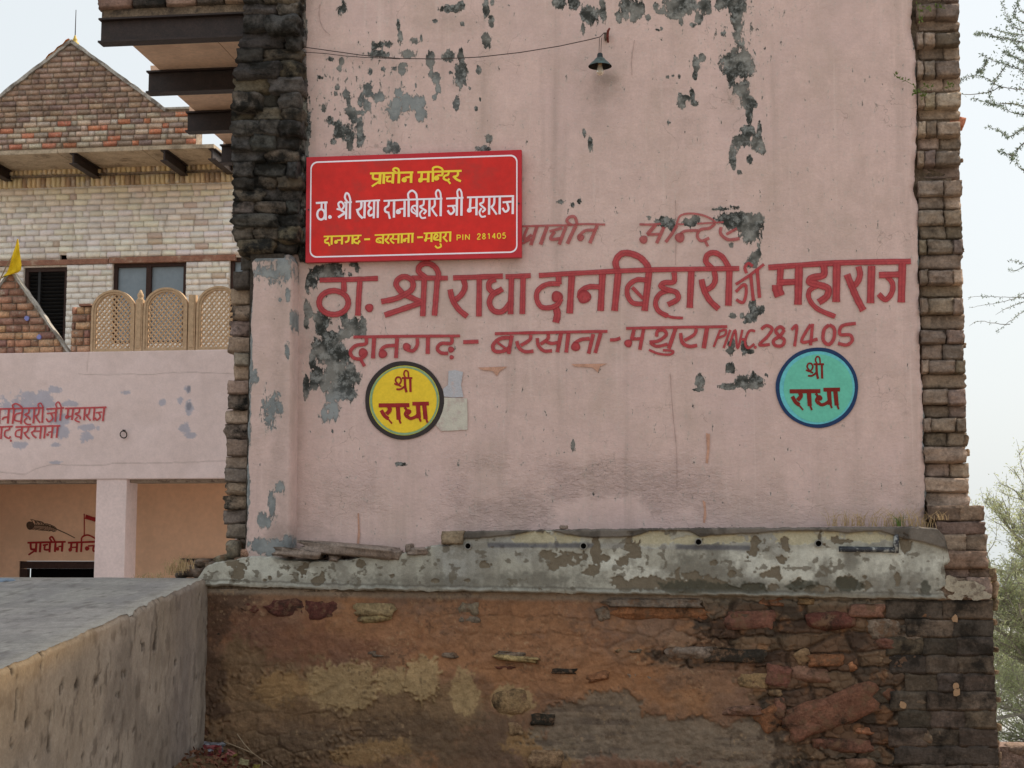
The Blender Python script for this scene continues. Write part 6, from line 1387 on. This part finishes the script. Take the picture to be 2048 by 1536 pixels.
for cx, cy, sx, sy, n in ((2035, 95, 22, 20, 150), (2042, 150, 14, 18, 60), (2025, 55, 18, 20, 60), (2050, 200, 10, 30, 30)):
    for _ in range(n):
        p = Vector(P(random.gauss(cx, sx), random.gauss(cy, sy), 1.9+random.uniform(-.2, .2))); 
        d = Vector((random.uniform(-1, 1), random.uniform(-.6, .6), random.uniform(-1, .8))); leaf(lf, p, d, random.uniform(.014, .03), .0045)
base = Vector((5.2, 2.2, -.5)); hub = Vector(P(2330, 300, 2.2)); hub2 = Vector(P(2330, 560, 2.4))
MB().tube([base, Vector((5.15, 2.2, 1.0)), hub2, hub, Vector(P(2300, -200, 2.4)), Vector(P(2200, -500, 2.5))], [.14, .12, .09, .07, .05, .02], 9).build('trunk', MAT['bark'], TR, True)
for tx_, ty_ in ((2170, 165), (2145, 160), (2145, 235), (2140, 560), (2092, 590), (2150, 50), (2118, 80), (2120, 250)):
    e_ = Vector(P(tx_, ty_, 2.0)); h_ = hub if ty_ < 400 else hub2; tw.tube([h_, h_.lerp(e_, .5)+Vector((0, 0, .05)), e_], [.03, .015, .005], 5, False)
tag(tw.build('twigs', MAT['bark'], TR, True), kind='stuff')
tag(lf.build('leaves', MAT['leaf'], TR), kind='stuff')
# feathery acacia further back, lower right
random.seed(9)
def acacia(name, label, px0, py0, yy, limbs, nleaf, leafkey):
    b0 = Vector(P(px0, py0, yy)); root = Vector((b0.x, yy, -.5)); T = thing(name, label, 'tree', tuple(root), group='feathery trees behind the building')
    tr = MB(); tr.tube([root, root.lerp(b0, .5)+Vector((.1, 0, 0)), b0], [.16, .13, .1], 8); tr.build('trunk', MAT['bark'], T, True)
    br = MB(); tw = MB(); lf = MB()
    def grow(p, d, L, r, depth):
        n = 6; pts = [p]; dd = d.copy()
        for i in range(n):
            dd = (dd+Vector((random.uniform(-.25, .25), random.uniform(-.25, .25), random.uniform(-.15, .22)))).normalized(); pts.append(pts[-1]+dd*L/n)
        (br if depth < 2 else tw).tube(pts, [r*(1-i/n*.6) for i in range(n+1)], 5 if depth < 2 else 3, False)
        if depth < 4:
            for _ in range([6, 5, 5, 5][depth]):
                i = random.randint(1, n); nd = (dd+Vector((random.uniform(-1, 1), random.uniform(-.8, .8), random.uniform(-.5, .8)))).normalized()
                grow(pts[i], nd, L*random.uniform(.45, .65), r*.5, depth+1)
        if depth >= 3:
            for i in range(n+1):
                for _ in range(nleaf):
                    if random.random() < .75:
                        q_ = pts[i]+Vector([random.gauss(0, .02) for _ in range(3)])
                        leaf(lf, q_, (random.uniform(-1, 1), random.uniform(-1, 1), random.uniform(-1, .6)), random.uniform(.02, .045), .005)
    for (px, py_), r in limbs:
        e = Vector(P(px, py_, yy+random.uniform(-.5, .5))); d = e-b0; grow(b0, d.normalized(), d.length, r, 0)
    br.build('limbs', MAT['bark_hazed'], T, True); tag(tw.build('twigs', MAT['bark_hazed'], T), kind='stuff'); tag(lf.build('leaves', MAT[leafkey], T), kind='stuff'); return T
acacia('feathery_tree', 'feathery pale green thorn tree behind the right edge of the building', 2230, 1420, 7.0, [((2005, 1200), .05), ((2060, 1150), .05), ((1985, 1300), .045), ((1990, 1400), .04), ((2180, 1150), .05), ((2030, 1270), .04)], 2, 'leaf2')

acacia('feathery_tree', 'mostly bare thorn tree low behind the right corner of the building', 2240, 1560, 8.5, [((2005, 1330), .05), ((2010, 1440), .045), ((2060, 1250), .05), ((2090, 1400), .04), ((2050, 1470), .04), ((2150, 1250), .05)], 2, 'leaf2')

# =================================================================== GRASS, SPRIGS, LITTER
def tuft(name, label, cat, pts, n, hgt, mkey, y, group=None, spread=8):
    c0 = P(pts[0][0], pts[0][1], y); T = thing(name, label, cat, tuple(c0), group=group); m = MB()
    for i in range(n):
        px, py_ = random.choice(pts); b = Vector(P(px+random.gauss(0, spread), py_, y+random.uniform(-.03, .03))); h = hgt*random.uniform(.5, 1.2)
        bend = Vector((random.uniform(-.8, .8), random.uniform(-.3, .3), 0))*h; q_ = [b, b+bend*.25+Vector((0, 0, h*.55)), b+bend*.9+Vector((0, 0, h*(.9 if random.random() < .6 else .5)))]
        m.tube(q_, [.0018, .0014, .0005], 3, False)
    m.build('blades', MAT[mkey], T); return T
tuft('dry_grass_tuft', 'wispy dry grass on the right part of the ledge', 'grass', [(1665, 1052), (1690, 1052), (1715, 1052), (1750, 1053), (1775, 1053)], 90, .10, 'grassdry', -.12, 'dry grass tufts', 14)
tuft('dry_grass_tuft', 'denser greenish dry grass clump at the right end of the ledge', 'grass', [(1795, 1053), (1800, 1053), (1830, 1055), (1845, 1058)], 70, .11, 'grassdry', -.12, 'dry grass tufts', 12)
tuft('green_weed', 'small green weed in the clump at the right end of the ledge', 'weed', [(1797, 1053)], 22, .08, 'grassgreen', -.14, None, 5)
tuft('dry_grass_tuft', 'pale dry grass sticking up beside the rubble at the ramp crest', 'grass', [(345, 1150), (360, 1142), (350, 1146), (375, 1138)], 90, .09, 'grassdry', -.2, 'dry grass tufts', 9)
tuft('dry_grass_tuft', 'short dry grass along the ramp crest left of the rubble', 'grass', [(300, 1158), (320, 1156), (280, 1160)], 50, .04, 'grassdry', -.22, 'dry grass tufts', 10)
tuft('dry_grass_tuft', 'few dry blades on the stepped bricks at the right edge', 'grass', [(1880, 1040), (1885, 1040)], 20, .05, 'grassdry', -.15, 'dry grass tufts', 6)
def sprig(label, stems, y):
    T = thing('green_sprig', label, 'plant', tuple(P(*stems[0][0], y)), group='green sprigs growing from the brick edge'); m = MB(); l_ = MB()
    for s_ in stems:
        L = [Vector(P(a, b, y+i*(-.01))) for i, (a, b) in enumerate(s_)]; m.tube(L, .0018, 4, False)
        for i in range(len(L)):
            for _ in range(7 if i else 2): d = Vector((random.uniform(-1, 1), random.uniform(-1, .3), random.uniform(-.6, 1))); leaf(l_, L[i]+d*.006, d, random.uniform(.015, .028), .005)
    m.build('stems', MAT['grassgreen'], T); l_.build('leaves', MAT['grassgreen'], T)
sprig('green sprig sprouting left over the plaster from the right brick edge', [[(1830, 172), (1812, 162), (1800, 158), (1793, 152)], [(1830, 172), (1832, 184), (1826, 188)], [(1835, 178), (1845, 186), (1846, 194)], [(1835, 180), (1850, 172), (1860, 176)]], -.03)
sprig('small green sprig on the bricks just right of the sprouting one', [[(1888, 176), (1896, 172), (1904, 172)]], -.02)
sprig('trailing green sprig near the very top of the right brick edge', [[(1835, 10), (1838, 22), (1840, 40)], [(1852, 14), (1858, 20)], [(1870, 14), (1885, 16)]], -.02)
# litter in the corner
def gpt(px, py_):   # point on the ground seen at that pixel
    y = -.3
    best = None
    for y in np.linspace(-.22, -3.5, 400):
        p = P(px, py_, y); h = float(ground_h(np.array(p[0]), np.array(y)))
        if best is None or abs(p[2]-h) < best[0]: best = (abs(p[2]-h), p, h)
    return Vector(best[1])
def crumple(name, label, cat, c0, sx, sz, mt, seed, group=None, ry=0.0):
    bm = bmesh.new(); bmesh.ops.create_grid(bm, x_segments=9, y_segments=7, size=.5)
    for v in bm.verts:
        nv = mnoise.noise_vector(v.co*3.1+Vector((seed, seed*2, 0))); v.co += nv*.16; v.co.z += nv.z*.3
    me = bpy.data.meshes.new(name); bm.to_mesh(me); bm.free(); me.materials.append(mt)
    o = bpy.data.objects.new(name, me); col.objects.link(o); o.location = c0; o.scale = (sx, sx*.6, sz); o.rotation_euler = (random.uniform(.6, 1.3), ry, random.uniform(-.5, .5)); tag(o, label, cat, group)
    md = o.modifiers.new('thick', 'SOLIDIFY'); md.thickness = .006
    return o
def yl(px, py_, y): return Vector(P(px, py_, y))
crumple('plastic_wrapper', 'silver and red foil snack wrapper lying on top of the litter', 'wrapper', yl(430, 1494, -.30), .11, .03, MAT['wrapper_s'], 3, None, .1)
crumple('plastic_wrapper', 'bright red wrapper edge folded below the silver one', 'wrapper', yl(425, 1502, -.32), .11, .03, MAT['wrapper'], 8, None, .05)
crumple('plastic_wrapper', 'crumpled dark red wrapper at the bottom of the litter', 'wrapper', yl(440, 1520, -.36), .09, .05, MAT['wrapper'], 15, None, -.2)
crumple('plastic_wrapper', 'small pinkish wrapper scrap right of the silver one', 'wrapper', yl(462, 1506, -.33), .05, .04, simple('faded_pink_wrapper', C(140, 92, 88, 1.3), .5, .2, 40, .001), 21, None, .4)
leafs = [(366, 1516, 'leafdry', .06, 1.35, 'pale upright dry leaf against the ramp wall'), (386, 1522, 'leafdry', .05, .6, 'pale curled leaf beside the upright one'), (470, 1510, 'leafyellow', .06, -.3, 'yellowish leaf under the twigs'), (488, 1524, 'leafdry', .07, .2, 'large pale leaf right of the wrappers'), (512, 1534, 'leafyellow', .06, 0, 'yellow-brown leaf at the bottom edge'), (465, 1534, 'leafdry', .08, .1, 'flat pale leaf at the bottom edge under the twigs'),
         (405, 1530, 'leafbrown', .06, .4, 'brown leaf below the pale curled leaf'), (350, 1530, 'leafbrown', .05, .9, 'dark leaf at the foot of the ramp wall')]
for i, (px, py_, mk, L, ry, lab) in enumerate(leafs):
    crumple('dry_leaf', lab, 'leaf', yl(px, py_, -.38), L*.75, .012, MAT[mk], 31+i*3, 'fallen leaves in the corner', ry)
random.seed(44); m = MB()
for _ in range(420):
    px, py_ = random.uniform(340, 545), random.uniform(1516, 1556); x_, y_ = P(px, py_, -.36)[0]+0, random.uniform(-.75, -.22)
    if x_ < XC+.02: continue
    z_ = float(ground_h(np.array(x_), np.array(y_)))+random.uniform(.0, .04); d = (random.uniform(-1, 1), random.uniform(-1, 1), random.uniform(-.3, .6)); leaf(m, (x_, y_, z_), d, random.uniform(.02, .05), random.uniform(.006, .014))
o = m.build('leaf_litter', MAT['leafbrown'], None); tag(o, 'brown dead leaf litter piled in the corner', 'litter', None, 'stuff')
for pts, lab in (([(474, 1468), (488, 1488), (505, 1506), (525, 1520), (545, 1534)], 'long bare twig leaning diagonally on the rubble wall'), ([(448, 1484), (470, 1492), (490, 1500), (508, 1508)], 'thin dark twig crossing the long twig'), ([(524, 1518), (524, 1532)], 'short twig stub below the long twig')):
    mb = MB().tube([P(a, b, -.33-.01*i) for i, (a, b) in enumerate(pts)], [.0045-.0006*i for i in range(len(pts))], 5); o = mb.build('fallen_twig', MAT['twig'], None, True); tag(o, lab, 'twig', 'fallen twigs')
